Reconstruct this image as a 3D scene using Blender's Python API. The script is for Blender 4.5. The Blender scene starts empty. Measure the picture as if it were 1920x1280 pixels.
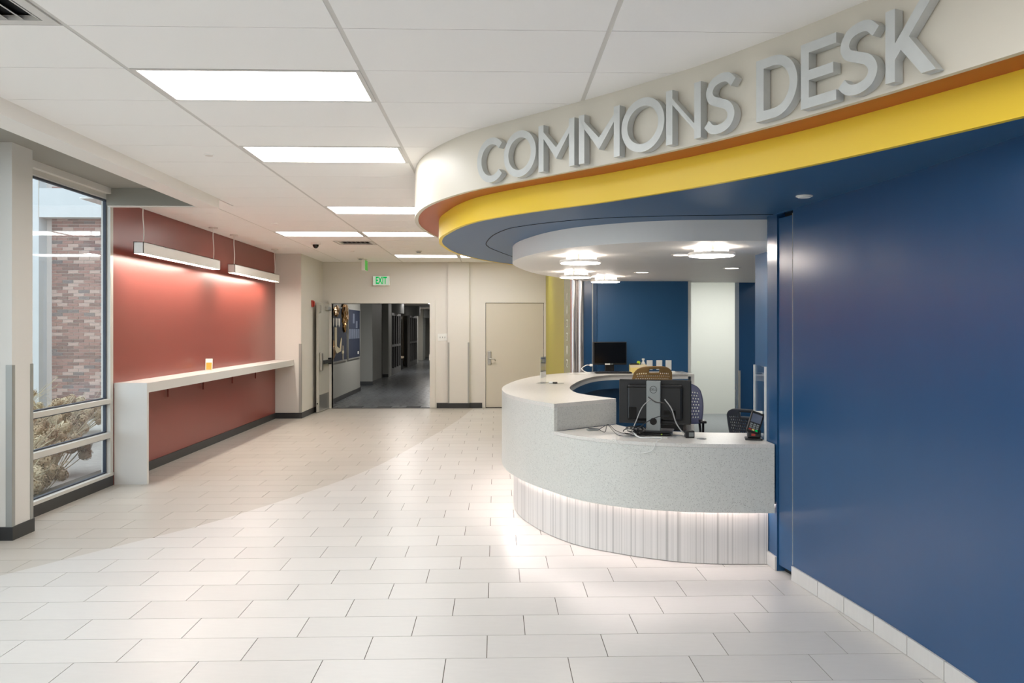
import bpy, bmesh, math, random
from mathutils import Vector, Matrix
random.seed(7)
S = bpy.context.scene
COL = S.collection
PI = math.pi

# ------------------------------------------------------------------ camera, sky, exposure
cam = bpy.data.cameras.new('camera'); cam_ob = bpy.data.objects.new('camera', cam); COL.objects.link(cam_ob)
cam.sensor_width = 36.0; cam.lens = 36.0 * 1544.4 / 1920.0
cam.shift_x = -14.0 / 1920.0; cam.shift_y = -25.7 / 1920.0
cam_ob.location = (0, 0, 1.65); cam_ob.rotation_euler = (PI / 2, 0, -0.0285)
cam.clip_end = 200
S.camera = cam_ob
W = bpy.data.worlds.new('overcast_sky'); S.world = W; W.use_nodes = True
wn = W.node_tree.nodes['Background']
wn.inputs[0].default_value = (0.80, 0.91, 1.0, 1); wn.inputs[1].default_value = 1.5
vs = S.view_settings
vs.view_transform = 'Standard'; vs.look = 'None'; vs.gamma = 1; vs.use_curve_mapping = False
vs.exposure = 0.96
S.cycles.max_bounces = 10; S.cycles.diffuse_bounces = 6; S.cycles.glossy_bounces = 4
S.cycles.sample_clamp_indirect = 8
TROFFER = 6.5      # emission of the ceiling troffers
PENDANT = 30.0
DISC = 15.0

# ------------------------------------------------------------------ materials
def srgb(r, g, b):
    f = lambda v: (v / 255 / 12.92) if v / 255 <= 0.04045 else ((v / 255 + 0.055) / 1.055) ** 2.4
    return (f(r), f(g), f(b), 1)
def mat(name, col, rough=0.5, metal=0.0, spec=0.5, var=0.0, nscale=8.0, bump=0.0, stretch=(1, 1, 1), emit=None, estr=0.0, coat=0.0, rvar=0.0, alpha=1):
    m = bpy.data.materials.new(name); m.use_nodes = True
    nt = m.node_tree; b = nt.nodes['Principled BSDF']
    b.inputs['Base Color'].default_value = col; b.inputs['Roughness'].default_value = rough
    b.inputs['Metallic'].default_value = metal; b.inputs['Specular IOR Level'].default_value = spec
    b.inputs['Coat Weight'].default_value = coat; b.inputs['Coat Roughness'].default_value = 0.15
    if emit:
        b.inputs['Emission Color'].default_value = emit; b.inputs['Emission Strength'].default_value = estr
    if var or bump or rvar:
        tc = nt.nodes.new('ShaderNodeTexCoord'); mp = nt.nodes.new('ShaderNodeMapping'); no = nt.nodes.new('ShaderNodeTexNoise')
        mp.inputs['Scale'].default_value = stretch; no.inputs['Scale'].default_value = nscale; no.inputs['Detail'].default_value = 4
        nt.links.new(tc.outputs['Object'], mp.inputs[0]); nt.links.new(mp.outputs[0], no.inputs['Vector'])
        if var:
            mx = nt.nodes.new('ShaderNodeMix'); mx.data_type = 'RGBA'
            mx.inputs[6].default_value = tuple(c * (1 - var) for c in col[:3]) + (1,)
            mx.inputs[7].default_value = tuple(min(1, c * (1 + var)) for c in col[:3]) + (1,)
            nt.links.new(no.outputs['Fac'], mx.inputs[0]); nt.links.new(mx.outputs[2], b.inputs['Base Color'])
        if rvar:
            mr = nt.nodes.new('ShaderNodeMapRange'); mr.inputs[3].default_value = max(0, rough - rvar); mr.inputs[4].default_value = rough + rvar
            nt.links.new(no.outputs['Fac'], mr.inputs[0]); nt.links.new(mr.outputs[0], b.inputs['Roughness'])
        if bump:
            bp = nt.nodes.new('ShaderNodeBump'); bp.inputs['Strength'].default_value = bump; bp.inputs['Distance'].default_value = 0.01
            nt.links.new(no.outputs['Fac'], bp.inputs['Height']); nt.links.new(bp.outputs[0], b.inputs['Normal'])
    return m
def emis(name, col, s):
    m = bpy.data.materials.new(name); m.use_nodes = True; nt = m.node_tree; nt.nodes.clear()
    e = nt.nodes.new('ShaderNodeEmission'); e.inputs[0].default_value = col; e.inputs[1].default_value = s
    o = nt.nodes.new('ShaderNodeOutputMaterial'); nt.links.new(e.outputs[0], o.inputs[0]); return m
def glass(name, tint=(1, 1, 1, 1), refl=1.0):
    m = bpy.data.materials.new(name); m.use_nodes = True; nt = m.node_tree; nt.nodes.clear()
    t = nt.nodes.new('ShaderNodeBsdfTransparent'); t.inputs[0].default_value = tint
    g = nt.nodes.new('ShaderNodeBsdfGlossy'); g.inputs['Roughness'].default_value = 0.02
    f = nt.nodes.new('ShaderNodeFresnel'); gg = nt.nodes.new('ShaderNodeNewGeometry'); mr = nt.nodes.new('ShaderNodeMapRange'); mr.inputs[3].default_value = 1.5; mr.inputs[4].default_value = 1 / 1.5
    nt.links.new(gg.outputs['Backfacing'], mr.inputs[0]); nt.links.new(mr.outputs[0], f.inputs[0])
    mu = nt.nodes.new('ShaderNodeMath'); mu.operation = 'MULTIPLY'; mu.inputs[1].default_value = refl; mu.use_clamp = True
    x = nt.nodes.new('ShaderNodeMixShader'); o = nt.nodes.new('ShaderNodeOutputMaterial')
    nt.links.new(f.outputs[0], mu.inputs[0]); nt.links.new(mu.outputs[0], x.inputs[0])
    nt.links.new(t.outputs[0], x.inputs[1]); nt.links.new(g.outputs[0], x.inputs[2]); nt.links.new(x.outputs[0], o.inputs[0]); return m
def tile_mat(name, col, v=0.05, rough=0.34, streak=(3, 14, 3)):
    m = mat(name, col, rough, var=0.001, nscale=3.0, stretch=streak, spec=0.5, rvar=0.06)
    nt = m.node_tree; b = nt.nodes['Principled BSDF']
    g = nt.nodes.new('ShaderNodeNewGeometry'); mr = nt.nodes.new('ShaderNodeMapRange')
    mr.inputs[3].default_value = 1 - v; mr.inputs[4].default_value = 1 + v * 0.6
    nt.links.new(g.outputs['Random Per Island'], mr.inputs[0])
    oi = nt.nodes.new('ShaderNodeObjectInfo'); mr2 = nt.nodes.new('ShaderNodeMapRange')
    mr2.inputs[3].default_value = 1 - v; mr2.inputs[4].default_value = 1 + v * 0.6
    nt.links.new(oi.outputs['Random'], mr2.inputs[0])
    mu = nt.nodes.new('ShaderNodeMath'); mu.operation = 'MULTIPLY'
    nt.links.new(mr.outputs[0], mu.inputs[0]); nt.links.new(mr2.outputs[0], mu.inputs[1])
    no = [n for n in nt.nodes if n.type == 'TEX_NOISE'][0]
    mr3 = nt.nodes.new('ShaderNodeMapRange'); mr3.inputs[3].default_value = 0.94; mr3.inputs[4].default_value = 1.06
    nt.links.new(no.outputs['Fac'], mr3.inputs[0])
    mu2 = nt.nodes.new('ShaderNodeMath'); mu2.operation = 'MULTIPLY'
    nt.links.new(mu.outputs[0], mu2.inputs[0]); nt.links.new(mr3.outputs[0], mu2.inputs[1])
    vm = nt.nodes.new('ShaderNodeVectorMath'); vm.operation = 'SCALE'; vm.inputs[0].default_value = col[:3]
    nt.links.new(mu2.outputs[0], vm.inputs['Scale']); nt.links.new(vm.outputs[0], b.inputs['Base Color'])
    return m
def terrazzo(name, col, dark, scale=150.0, thr=0.26):
    m = bpy.data.materials.new(name); m.use_nodes = True; nt = m.node_tree; b = nt.nodes['Principled BSDF']
    b.inputs['Roughness'].default_value = 0.28
    tc = nt.nodes.new('ShaderNodeTexCoord'); v = nt.nodes.new('ShaderNodeTexVoronoi'); v.inputs['Scale'].default_value = scale
    nt.links.new(tc.outputs['Object'], v.inputs['Vector'])
    lt = nt.nodes.new('ShaderNodeMath'); lt.operation = 'LESS_THAN'; lt.inputs[1].default_value = thr
    nt.links.new(v.outputs['Distance'], lt.inputs[0])
    sp = nt.nodes.new('ShaderNodeSeparateColor'); nt.links.new(v.outputs['Color'], sp.inputs[0])
    g = nt.nodes.new('ShaderNodeMath'); g.operation = 'GREATER_THAN'; g.inputs[1].default_value = 0.62; nt.links.new(sp.outputs[0], g.inputs[0])
    mu = nt.nodes.new('ShaderNodeMath'); mu.operation = 'MULTIPLY'; nt.links.new(lt.outputs[0], mu.inputs[0]); nt.links.new(g.outputs[0], mu.inputs[1])
    mx = nt.nodes.new('ShaderNodeMix'); mx.data_type = 'RGBA'; mx.inputs[6].default_value = col; mx.inputs[7].default_value = dark
    nt.links.new(mu.outputs[0], mx.inputs[0])
    v2 = nt.nodes.new('ShaderNodeTexVoronoi'); v2.inputs['Scale'].default_value = scale * 0.8; nt.links.new(tc.outputs['Object'], v2.inputs['Vector'])
    sp2 = nt.nodes.new('ShaderNodeSeparateColor'); nt.links.new(v2.outputs['Color'], sp2.inputs[0])
    mr = nt.nodes.new('ShaderNodeMapRange'); mr.inputs[3].default_value = 0.95; mr.inputs[4].default_value = 1.04; nt.links.new(sp2.outputs[0], mr.inputs[0])
    vm = nt.nodes.new('ShaderNodeVectorMath'); vm.operation = 'SCALE'
    nt.links.new(mx.outputs[2], vm.inputs[0]); nt.links.new(mr.outputs[0], vm.inputs['Scale']); nt.links.new(vm.outputs[0], b.inputs['Base Color'])
    return m
def stripes(name):
    m = bpy.data.materials.new(name); m.use_nodes = True; nt = m.node_tree; b = nt.nodes['Principled BSDF']; b.inputs['Roughness'].default_value = 0.4
    uv = nt.nodes.new('ShaderNodeUVMap'); sx = nt.nodes.new('ShaderNodeSeparateXYZ'); nt.links.new(uv.outputs[0], sx.inputs[0])
    last = None
    for sc, lo, hi, amt in ((55, 0.61, 0.68, 0.24), (22, 0.63, 0.66, 0.22), (9, 0.45, 0.60, 0.05), (120, 0.55, 0.7, 0.11)):
        no = nt.nodes.new('ShaderNodeTexNoise'); no.noise_dimensions = '1D'; no.inputs['Scale'].default_value = sc; no.inputs['Detail'].default_value = 1
        nt.links.new(sx.outputs[0], no.inputs['W'])
        mr = nt.nodes.new('ShaderNodeMapRange'); mr.inputs[1].default_value = lo; mr.inputs[2].default_value = hi
        mr.inputs[3].default_value = 1.0; mr.inputs[4].default_value = 1.0 - amt; nt.links.new(no.outputs['Fac'], mr.inputs[0])
        if last:
            mu = nt.nodes.new('ShaderNodeMath'); mu.operation = 'MULTIPLY'; nt.links.new(last.outputs[0], mu.inputs[0]); nt.links.new(mr.outputs[0], mu.inputs[1]); last = mu
        else: last = mr
    vm = nt.nodes.new('ShaderNodeVectorMath'); vm.operation = 'SCALE'; vm.inputs[0].default_value = srgb(214, 211, 208)[:3]
    nt.links.new(last.outputs[0], vm.inputs['Scale']); nt.links.new(vm.outputs[0], b.inputs['Base Color']); return m

M = {}
M['ceil'] = mat('ceiling_tile_white', srgb(250, 248, 245), 0.9, bump=0.05, nscale=120)
M['plenum'] = mat('ceiling_gap_shadow_grey', srgb(168, 160, 148), 0.9)
M['grid'] = mat('ceiling_grid_metal', srgb(216, 213, 208), 0.5)
M['beige'] = mat('beige_wall_paint', srgb(217, 213, 206), 0.55, bump=0.03, nscale=60)
M['fascia'] = mat('cream_bulkhead_paint', srgb(214, 207, 193), 0.45, bump=0.02, nscale=40)
M['white'] = mat('white_paint', srgb(238, 234, 228), 0.5)
M['soffit_grey'] = mat('grey_soffit_paint', srgb(150, 147, 138), 0.7)
M['red'] = mat('brick_red_gloss_paint', srgb(136, 66, 57), 0.32, var=0.03, nscale=3.0, stretch=(2, 2, 0.4))
M['blue'] = mat('navy_blue_gloss_paint', srgb(32, 74, 114), 0.25, var=0.03, nscale=3.0, stretch=(2, 2, 0.4), spec=0.45)
M['bluesoft'] = mat('navy_blue_satin_paint', srgb(38, 84, 124), 0.40, spec=0.5, bump=0.02, nscale=20)
M['yellow'] = mat('yellow_paint', srgb(240, 204, 46), 0.4)
M['orange'] = mat('burnt_orange_paint', srgb(172, 82, 34), 0.4)
M['lime'] = mat('lime_green_paint', srgb(172, 162, 60), 0.45, bump=0.02, nscale=30)
M['vinyl'] = mat('black_vinyl_base', srgb(48, 48, 49), 0.45)
M['steel'] = mat('brushed_steel', srgb(176, 174, 168), 0.32, metal=0.9, bump=0.05, nscale=1, stretch=(90, 90, 1))
M['guard'] = mat('grey_corner_guard', srgb(160, 160, 155), 0.4, metal=0.3)
M['letter'] = mat('cast_aluminium_letter', srgb(198, 200, 198), 0.40, metal=0.15, var=0.10, nscale=14)
M['door'] = mat('beige_door_paint', srgb(205, 198, 185), 0.4)
M['doorgrey'] = mat('grey_door_paint', srgb(186, 184, 176), 0.4)
M['terr'] = terrazzo('speckled_quartz', srgb(206, 206, 200), srgb(120, 118, 112))
M['terrlit'] = terrazzo('speckled_quartz_lit_top', srgb(214, 211, 205), srgb(170, 165, 158))  # same quartz as the panels, paler: the tops' highlights put into the colour
M['laminate'] = mat('white_laminate', srgb(214, 212, 208), 0.35)
M['stripe'] = stripes('striped_resin_panel')
M['led'] = emis('warm_led_strip', (1.0, 0.86, 0.82, 1), 19.0)
M['lens'] = emis('troffer_lens', (1.0, 0.987, 0.965, 1), TROFFER)
M['plens'] = emis('pendant_lens', (1.0, 0.88, 0.77, 1), PENDANT)
M['disc'] = emis('disc_lens', (1.0, 0.90, 0.80, 1), DISC)
M['halo'] = emis('halo_lens', (1.0, 0.90, 0.82, 1), 26.0)
M['downl'] = emis('downlight_lens', (1.0, 0.92, 0.85, 1), 4.0)
M['fixt'] = mat('fixture_white_metal', srgb(230, 226, 220), 0.4)
M['tile'] = tile_mat('pale_porcelain_tile', srgb(201, 198, 194))
M['tiled'] = tile_mat('greige_porcelain_tile', srgb(183, 177, 168))
M['grout'] = mat('grey_grout', srgb(92, 84, 74), 0.95)
M['slate'] = tile_mat('slate_tile', srgb(84, 88, 92), v=0.12, rough=0.28)
M['slategrout'] = mat('dark_grout', srgb(52, 54, 56), 0.8)
M['carpet'] = mat('grey_carpet', srgb(128, 132, 134), 0.95, var=0.1, nscale=30)
M['black'] = mat('black_plastic', srgb(26, 26, 27), 0.38)
M['screen'] = mat('dark_screen', srgb(14, 14, 15), 0.15)
M['dark'] = mat('dark_void', srgb(12, 13, 16), 0.8)
M['glass'] = glass('window_glass', (0.96, 0.98, 0.985, 1), 0.8)
M['acrylic'] = glass('clear_acrylic', (0.97, 0.98, 0.98, 1), 0.8)
M['alum'] = mat('light_aluminium_frame', srgb(206, 203, 196), 0.4, metal=0.15)
M['gasket'] = mat('dark_gasket', srgb(50, 58, 72), 0.5)
M['concrete'] = mat('pale_concrete', srgb(190, 192, 192), 0.9, var=0.06, nscale=3)
M['mortar'] = mat('pale_mortar', srgb(200, 192, 186), 0.9)
M['soil'] = mat('mulch_bed', srgb(168, 162, 154), 1.0, var=0.25, nscale=12, bump=0.4)
M['bricks'] = [mat('brick_' + n, srgb(*c), 0.9, var=0.12, nscale=30, bump=0.2) for n, c in (('rose', (150, 118, 110)), ('brown', (128, 104, 98)), ('pale', (176, 152, 142)), ('grey', (122, 112, 110)))]
M['flower'] = [mat('dried_bloom_' + n, srgb(*c), 1.0, var=0.25, nscale=60) for n, c in (('tan', (186, 164, 134)), ('umber', (160, 138, 112)), ('straw', (206, 190, 160)))]
M['stem'] = mat('dry_stem', srgb(190, 178, 150), 0.9)
M['navyboard'] = mat('navy_felt_board', srgb(26, 36, 58), 0.8)
M['gold'] = mat('crumpled_gold_foil', srgb(176, 134, 74), 0.28, metal=0.8, bump=0.3, nscale=25)
M['paper'] = mat('white_paper', srgb(232, 230, 222), 0.7)
M['cream'] = mat('cream_card', srgb(222, 208, 176), 0.7)
M['photo'] = mat('photo_print', srgb(92, 100, 118), 0.4, var=0.5, nscale=18)
M['tan'] = mat('tan_plastic', srgb(172, 134, 82), 0.45)
M['chairdark'] = mat('graphite_plastic', srgb(64, 67, 74), 0.45)
M['chairnavy'] = mat('navy_plastic', srgb(70, 74, 104), 0.5)
M['orangep'] = mat('orange_flyer', srgb(238, 160, 52), 0.6)
M['green'] = emis('exit_green', srgb(0, 170, 76), 0.55)
M['greenpanel'] = emis('exit_edge_green', srgb(110, 190, 90), 0.35)
M['exitface'] = emis('exit_face', srgb(205, 214, 192), 0.42)
M['redp'] = mat('red_plastic', srgb(170, 50, 36), 0.4)
M['yellowp'] = mat('yellow_card', srgb(232, 210, 128), 0.6)
M['whitep'] = mat('white_plastic', srgb(230, 230, 226), 0.4)
M['greyp'] = mat('silver_plastic', srgb(150, 154, 152), 0.4, metal=0.4)
M['cablegrey'] = mat('grey_cable', srgb(170, 168, 165), 0.5)
M['frost'] = mat('pale_satin_wall', srgb(202, 204, 198), 0.5)
M['hallwall'] = mat('hall_grey_paint', srgb(158, 158, 152), 0.5)
M['hallbeige'] = mat('hall_beige_paint', srgb(186, 170, 148), 0.6)
M['hallsteel'] = mat('hall_column_paint', srgb(150, 152, 152), 0.35, metal=0.2)
M['hallframe'] = mat('hall_dark_frame', srgb(92, 92, 92), 0.5)
M['oliveglass'] = mat('olive_back_painted_glass', srgb(128, 130, 96), 0.25)
M['steelcol'] = mat('polished_column', srgb(205, 198, 194), 0.22, metal=0.85)
M['greenbulb'] = mat('lime_cap', srgb(190, 220, 60), 0.4)

# ------------------------------------------------------------------ mesh helpers
def obj(name, vf, m, parent=None, smooth=False, kind=None):
    me = bpy.data.meshes.new(name); v, f = vf; me.from_pydata([tuple(p) for p in v], [], f); me.update()
    o = bpy.data.objects.new(name, me); COL.objects.link(o)
    me.materials.append(m if not isinstance(m, list) else m[0])
    bm = bmesh.new(); bm.from_mesh(me); bmesh.ops.recalc_face_normals(bm, faces=bm.faces); bm.to_mesh(me); bm.free()
    if smooth:
        for p in me.polygons: p.use_smooth = True
        try: me.set_sharp_from_angle(angle=0.6)
        except Exception: pass
    if parent: o.parent = parent
    if kind: o['kind'] = kind
    return o
def empty(name, loc=(0, 0, 0), rz=0):
    o = bpy.data.objects.new(name, None); COL.objects.link(o); o.location = loc; o.rotation_euler = (0, 0, rz); o.empty_display_size = 0.1; return o
def tag(o, label, cat, group=None):
    o['label'] = label; o['category'] = cat
    if group: o['group'] = group
    return o
def struct(o): o['kind'] = 'structure'; return o
def join(*vfs):
    V, F = [], []
    for v, f in vfs:
        n = len(V); V += list(v); F += [tuple(i + n for i in q) for q in f]
    return V, F
def bx(x0, x1, y0, y1, z0, z1):
    v = [(x, y, z) for z in (z0, z1) for y in (y0, y1) for x in (x0, x1)]
    return v, [(0, 2, 3, 1), (4, 5, 7, 6), (0, 1, 5, 4), (2, 6, 7, 3), (0, 4, 6, 2), (1, 3, 7, 5)]
def bevbox(x0, x1, y0, y1, z0, z1, r=0.01, seg=2):
    bm = bmesh.new(); v, f = bx(x0, x1, y0, y1, z0, z1); vs_ = [bm.verts.new(p) for p in v]
    for q in f: bm.faces.new([vs_[i] for i in q])
    bmesh.ops.bevel(bm, geom=list(bm.edges), offset=r, segments=seg, affect='EDGES', profile=0.5)
    bm.verts.index_update(); V = [tuple(p.co) for p in bm.verts]; F = [tuple(p.index for p in q.verts) for q in bm.faces]; bm.free(); return V, F
def xf(vf, mtx): return [tuple(mtx @ Vector(p)) for p in vf[0]], vf[1]
def prism(poly, z0, z1):
    n = len(poly); v = [(x, y, z0) for x, y in poly] + [(x, y, z1) for x, y in poly]
    return v, [tuple(range(n))[::-1], tuple(range(n, 2 * n))] + [(i, (i + 1) % n, n + (i + 1) % n, n + i) for i in range(n)]
def offs(pts, d, closed=False):
    out = []; n = len(pts)
    for i in range(n):
        a = Vector(pts[(i - 1) % n] if (closed or i > 0) else pts[i]); b = Vector(pts[(i + 1) % n] if (closed or i < n - 1) else pts[i]); p = Vector(pts[i])
        e1 = (p - a); e2 = (b - p)
        if e1.length < 1e-9: e1 = e2
        if e2.length < 1e-9: e2 = e1
        e1.normalize(); e2.normalize(); n1 = Vector((-e1.y, e1.x)); n2 = Vector((-e2.y, e2.x)); m_ = n1 + n2
        if m_.length < 1e-6: m_ = n1
        m_.normalize(); k = 1 / max(0.5, m_.dot(n1)); out.append((p.x + m_.x * d * k, p.y + m_.y * d * k))
    return out
def ribbon(pts, th, z0, z1, tops=None):
    """vertical wall along a plan polyline, thickness to the left side"""
    q = offs(pts, th); n = len(pts); t = tops or [z1] * n
    v = [(x, y, z0) for x, y in pts] + [(x, y, t[i]) for i, (x, y) in enumerate(pts)] + [(x, y, z0) for x, y in q] + [(x, y, t[i]) for i, (x, y) in enumerate(q)]
    F = []
    for i in range(n - 1):
        F += [(i, i + 1, n + i + 1, n + i), (2 * n + i, 3 * n + i, 3 * n + i + 1, 2 * n + i + 1), (n + i, n + i + 1, 3 * n + i + 1, 3 * n + i), (i, 2 * n + i, 2 * n + i + 1, i + 1)]
    F += [(0, n, 3 * n, 2 * n), (n - 1, 3 * n - 1, 4 * n - 1, 2 * n - 1)]
    return v, F
def band(outer, inner, z0, z1):
    """slab between two plan polylines of equal count"""
    n = len(outer); v = [(x, y, z) for z in (z0, z1) for P in (outer, inner) for x, y in P]; F = []
    for i in range(n - 1):
        F += [(i, i + 1, n + i + 1, n + i), (2 * n + i, 3 * n + i, 3 * n + i + 1, 2 * n + i + 1), (i, 2 * n + i, 2 * n + i + 1, i + 1), (n + i, n + i + 1, 3 * n + i + 1, 3 * n + i)]
    F += [(0, n, 3 * n, 2 * n), (n - 1, 3 * n - 1, 4 * n - 1, 2 * n - 1)][:1] + [(n - 1, 2 * n - 1, 4 * n - 1, 3 * n - 1)]
    return v, F
def cyl(x, y, z0, z1, r, n=20, r1=None):
    r1 = r if r1 is None else r1
    v = [(x + r * math.cos(2 * PI * i / n), y + r * math.sin(2 * PI * i / n), z0) for i in range(n)] + [(x + r1 * math.cos(2 * PI * i / n), y + r1 * math.sin(2 * PI * i / n), z1) for i in range(n)]
    return v, [tuple(range(n))[::-1], tuple(range(n, 2 * n))] + [(i, (i + 1) % n, n + (i + 1) % n, n + i) for i in range(n)]
def ringv(x, y, z0, z1, r0, r1, n=32):
    v = []
    for r, z in ((r1, z0), (r1, z1), (r0, z1), (r0, z0)):
        v += [(x + r * math.cos(2 * PI * i / n), y + r * math.sin(2 * PI * i / n), z) for i in range(n)]
    F = []
    for k in range(4):
        for i in range(n): F.append((k * n + i, k * n + (i + 1) % n, ((k + 1) % 4) * n + (i + 1) % n, ((k + 1) % 4) * n + i))
    return v, F
def tube(pts, r, n=8, sm=6):
    P = [Vector(p) for p in pts]
    if sm and len(P) > 2: P = [Vector(p) for p in cr(P, sm)]
    V, F = [], []; up = Vector((0, 0, 1)); prev = None
    for i, p in enumerate(P):
        t = (P[min(i + 1, len(P) - 1)] - P[max(i - 1, 0)]).normalized()
        a = (prev if prev else (up if abs(t.z) < 0.9 else Vector((1, 0, 0)))); a = (a - t * a.dot(t)).normalized(); prev = a; b = t.cross(a)
        V += [tuple(p + (a * math.cos(2 * PI * k / n) + b * math.sin(2 * PI * k / n)) * r) for k in range(n)]
        if i: F += [((i - 1) * n + k, (i - 1) * n + (k + 1) % n, i * n + (k + 1) % n, i * n + k) for k in range(n)]
    F += [tuple(range(n))[::-1], tuple(range(len(V) - n, len(V)))]
    return V, F
def cr(P, k=6):
    P = [Vector(p) for p in P]; Q = [2 * P[0] - P[1]] + P + [2 * P[-1] - P[-2]]; out = []
    for i in range(1, len(Q) - 2):
        a, b, c, d = Q[i - 1:i + 3]
        for j in range(k):
            t = j / k; out.append(0.5 * (2 * b + (c - a) * t + (2 * a - 5 * b + 4 * c - d) * t * t + (3 * b - a - 3 * c + d) * t ** 3))
    out.append(P[-1]); return [tuple(p) for p in out]
def text(name, s, size, loc, rot, m, parent, ext=0.001, sx=1.0, bold=0.0):
    c = bpy.data.curves.new(name, 'FONT'); c.offset = bold; c.body = s; c.size = size; c.extrude = ext; c.align_x = 'CENTER'; c.align_y = 'CENTER'
    o = bpy.data.objects.new(name, c); COL.objects.link(o); o.location = loc; o.rotation_euler = rot; o.scale = (sx, 1, 1); c.materials.append(m)
    me = bpy.data.meshes.new_from_object(o); bpy.data.objects.remove(o); q = bpy.data.objects.new(name, me); COL.objects.link(q)
    q.location = loc; q.rotation_euler = rot; q.scale = (sx, 1, 1)
    if not me.materials: me.materials.append(m)
    if parent: q.parent = parent
    return q

# ------------------------------------------------------------------ plan curves (metres, origin under the camera, +Y into the room)
WALLX = [(1.90, 5.69), (1.907, 5.54), (1.939, 5.326), (1.98, 4.992), (2.017, 4.698), (2.052, 4.398), (2.079, 4.09), (2.101, 3.78), (2.118, 3.4), (2.13, 3.0), (2.138, 2.4), (2.14, 1.0), (2.14, -1.0), (2.14, -3.5)]
WHITE = [(2.13, 2.0), (1.97, 2.35), (1.81, 2.74), (1.665, 3.07), (1.52, 3.38), (1.365, 3.68), (1.235, 3.905), (1.10, 4.13), (.933, 4.37), (.75, 4.61), (.535, 4.865), (.37, 5.055), (.11, 5.35), (-.10, 5.585), (-.243, 5.79), (-.355, 5.99), (-.462, 6.21), (-.56, 6.47), (-.635, 6.75), (-.695, 7.1), (-.728, 7.5), (-.72, 7.9), (-.655, 8.5), (-.5, 9.2), (-.2, 9.95), (.1, 10.4), (.5, 10.8), (1.02, 11.0)]
WC = cr([p + (0,) for p in WHITE], 8); WC = [(p[0], p[1]) for p in WC]
YEL = [(2.13, 2.45), (2.03, 2.74), (1.93, 2.965), (1.785, 3.29), (1.62, 3.64), (1.43, 4.0), (1.10, 4.51), (.69, 5.03), (.43, 5.30), (.22, 5.52), (-.02, 5.82), (-.17, 6.06), (-.30, 6.38), (-.41, 6.78), (-.48, 7.1), (-.518, 7.5), (-.51, 7.9), (-.44, 8.55), (-.24, 9.25), (.0, 9.8), (.3, 10.3), (.62, 10.65), (1.02, 10.8)]
YC = [(p[0], p[1]) for p in cr([p + (0,) for p in YEL], 6)]
Z1, Z2, Z3 = 2.595, 2.425, 2.275
DR = [(1.97, 5.86), (1.42, 5.90), (1.15, 5.97), (.93, 6.09), (.74, 6.24), (.585, 6.41), (.42, 6.70), (.30, 7.05), (.21, 7.40), (.163, 7.78), (.17, 8.15), (.24, 8.6), (.40, 9.3), (.59, 9.83), (.82, 10.3), (1.05, 10.66), (1.12, 10.86)]
DC = [(p[0], p[1]) for p in cr([p + (0,) for p in DR], 5)]

# ------------------------------------------------------------------ floor
FX, FY, TL, TW = -0.8595, 4.1199, 0.6096, 0.3048
floor = empty('floor'); struct(floor)
obj('slab', bx(-4.6, 5.2, -3.6, 17.1, -0.12, -0.003), M['grout'], floor)
CURV = [(-4.6, 3.4), (-4.0, 4.45), (-3.30, 5.58), (-3.01, 6.07), (-2.43, 7.0), (-2.07, 7.85), (-1.70, 8.85), (-1.55, 9.36), (-1.38, 10.05), (-1.222, 11.0), (-1.046, 12.15), (-.873, 13.25), (-.65, 14.95), (-.465, 16.93), (-.45, 17.3)]
def curvx(y):
    for a, b in zip(CURV, CURV[1:]):
        if a[1] <= y <= b[1]: return a[0] + (b[0] - a[0]) * (y - a[1]) / (b[1] - a[1])
    return -9 if y < CURV[0][1] else -0.45
def clip(poly, a, b, keep):
    out = []; n = len(poly); sd = lambda p: ((b[0] - a[0]) * (p[1] - a[1]) - (b[1] - a[1]) * (p[0] - a[0])) * keep
    for i in range(n):
        p, q = poly[i], poly[(i + 1) % n]; sp, sq = sd(p), sd(q)
        if sp >= 0: out.append(p)
        if (sp > 1e-9 and sq < -1e-9) or (sp < -1e-9 and sq > 1e-9):
            t = sp / (sp - sq); out.append((p[0] + (q[0] - p[0]) * t, p[1] + (q[1] - p[1]) * t))
    return out
def area(p): return abs(sum(p[i][0] * p[(i + 1) % len(p)][1] - p[(i + 1) % len(p)][0] * p[i][1] for i in range(len(p)))) / 2
tiles = []   # (size key, poly, dark)
g = 0.0021
for r in range(-16, 43):
    y0, y1 = FY + (r - 1) * TW, FY + r * TW
    yb = min(y1, 17.0)
    if y0 >= 16.98: continue
    ph = FX + (r % 3) * TL / 3
    for i in range(-8, 10):
        x0 = ph + i * TL; x1 = x0 + TL
        lo, hi = -4.02, (2.14 if y0 < 5.6 else 2.24)
        if y0 > 10.9: hi = 1.03
        if x1 <= lo or x0 >= hi: continue
        # skip what lies wholly under the desk work area (carpet there)
        if 6.6 < y0 < 10.6 and x0 > 0.75: continue
        if y0 > 6.0 and y0 < 6.6 and x0 > 1.6: continue
        P = [(max(x0, lo) + g, y0 + g), (min(x1, hi) - g, y0 + g), (min(x1, hi) - g, yb - g), (max(x0, lo) + g, yb - g)]
        if P[1][0] - P[0][0] < 0.01 or yb - y0 < 0.01: continue
        a, b = (curvx(y0), y0), (curvx(yb), yb)
        for keep, dk in ((1, True), (-1, False)):
            q = clip(P, a, b, keep)
            if len(q) >= 3 and area(q) > 2e-4: tiles.append((q, dk, (x0, y0)))
def keyf(t):
    q = t[0]; cx_ = sum(p[0] for p in q) / len(q); cy = sum(p[1] for p in q) / len(q)
    vis = cy > 3.75 and abs(cx_ + 0.03 * cy) < 0.66 * cy + 0.3
    return -(area(q) / cy ** 3) if vis else 1e6 + cy
tiles.sort(key=keyf)
cache = {}
def tilevf(q, cx_, cy):
    return prism([(x - cx_, y - cy) for x, y in q], -0.009, 0.0)
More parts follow.
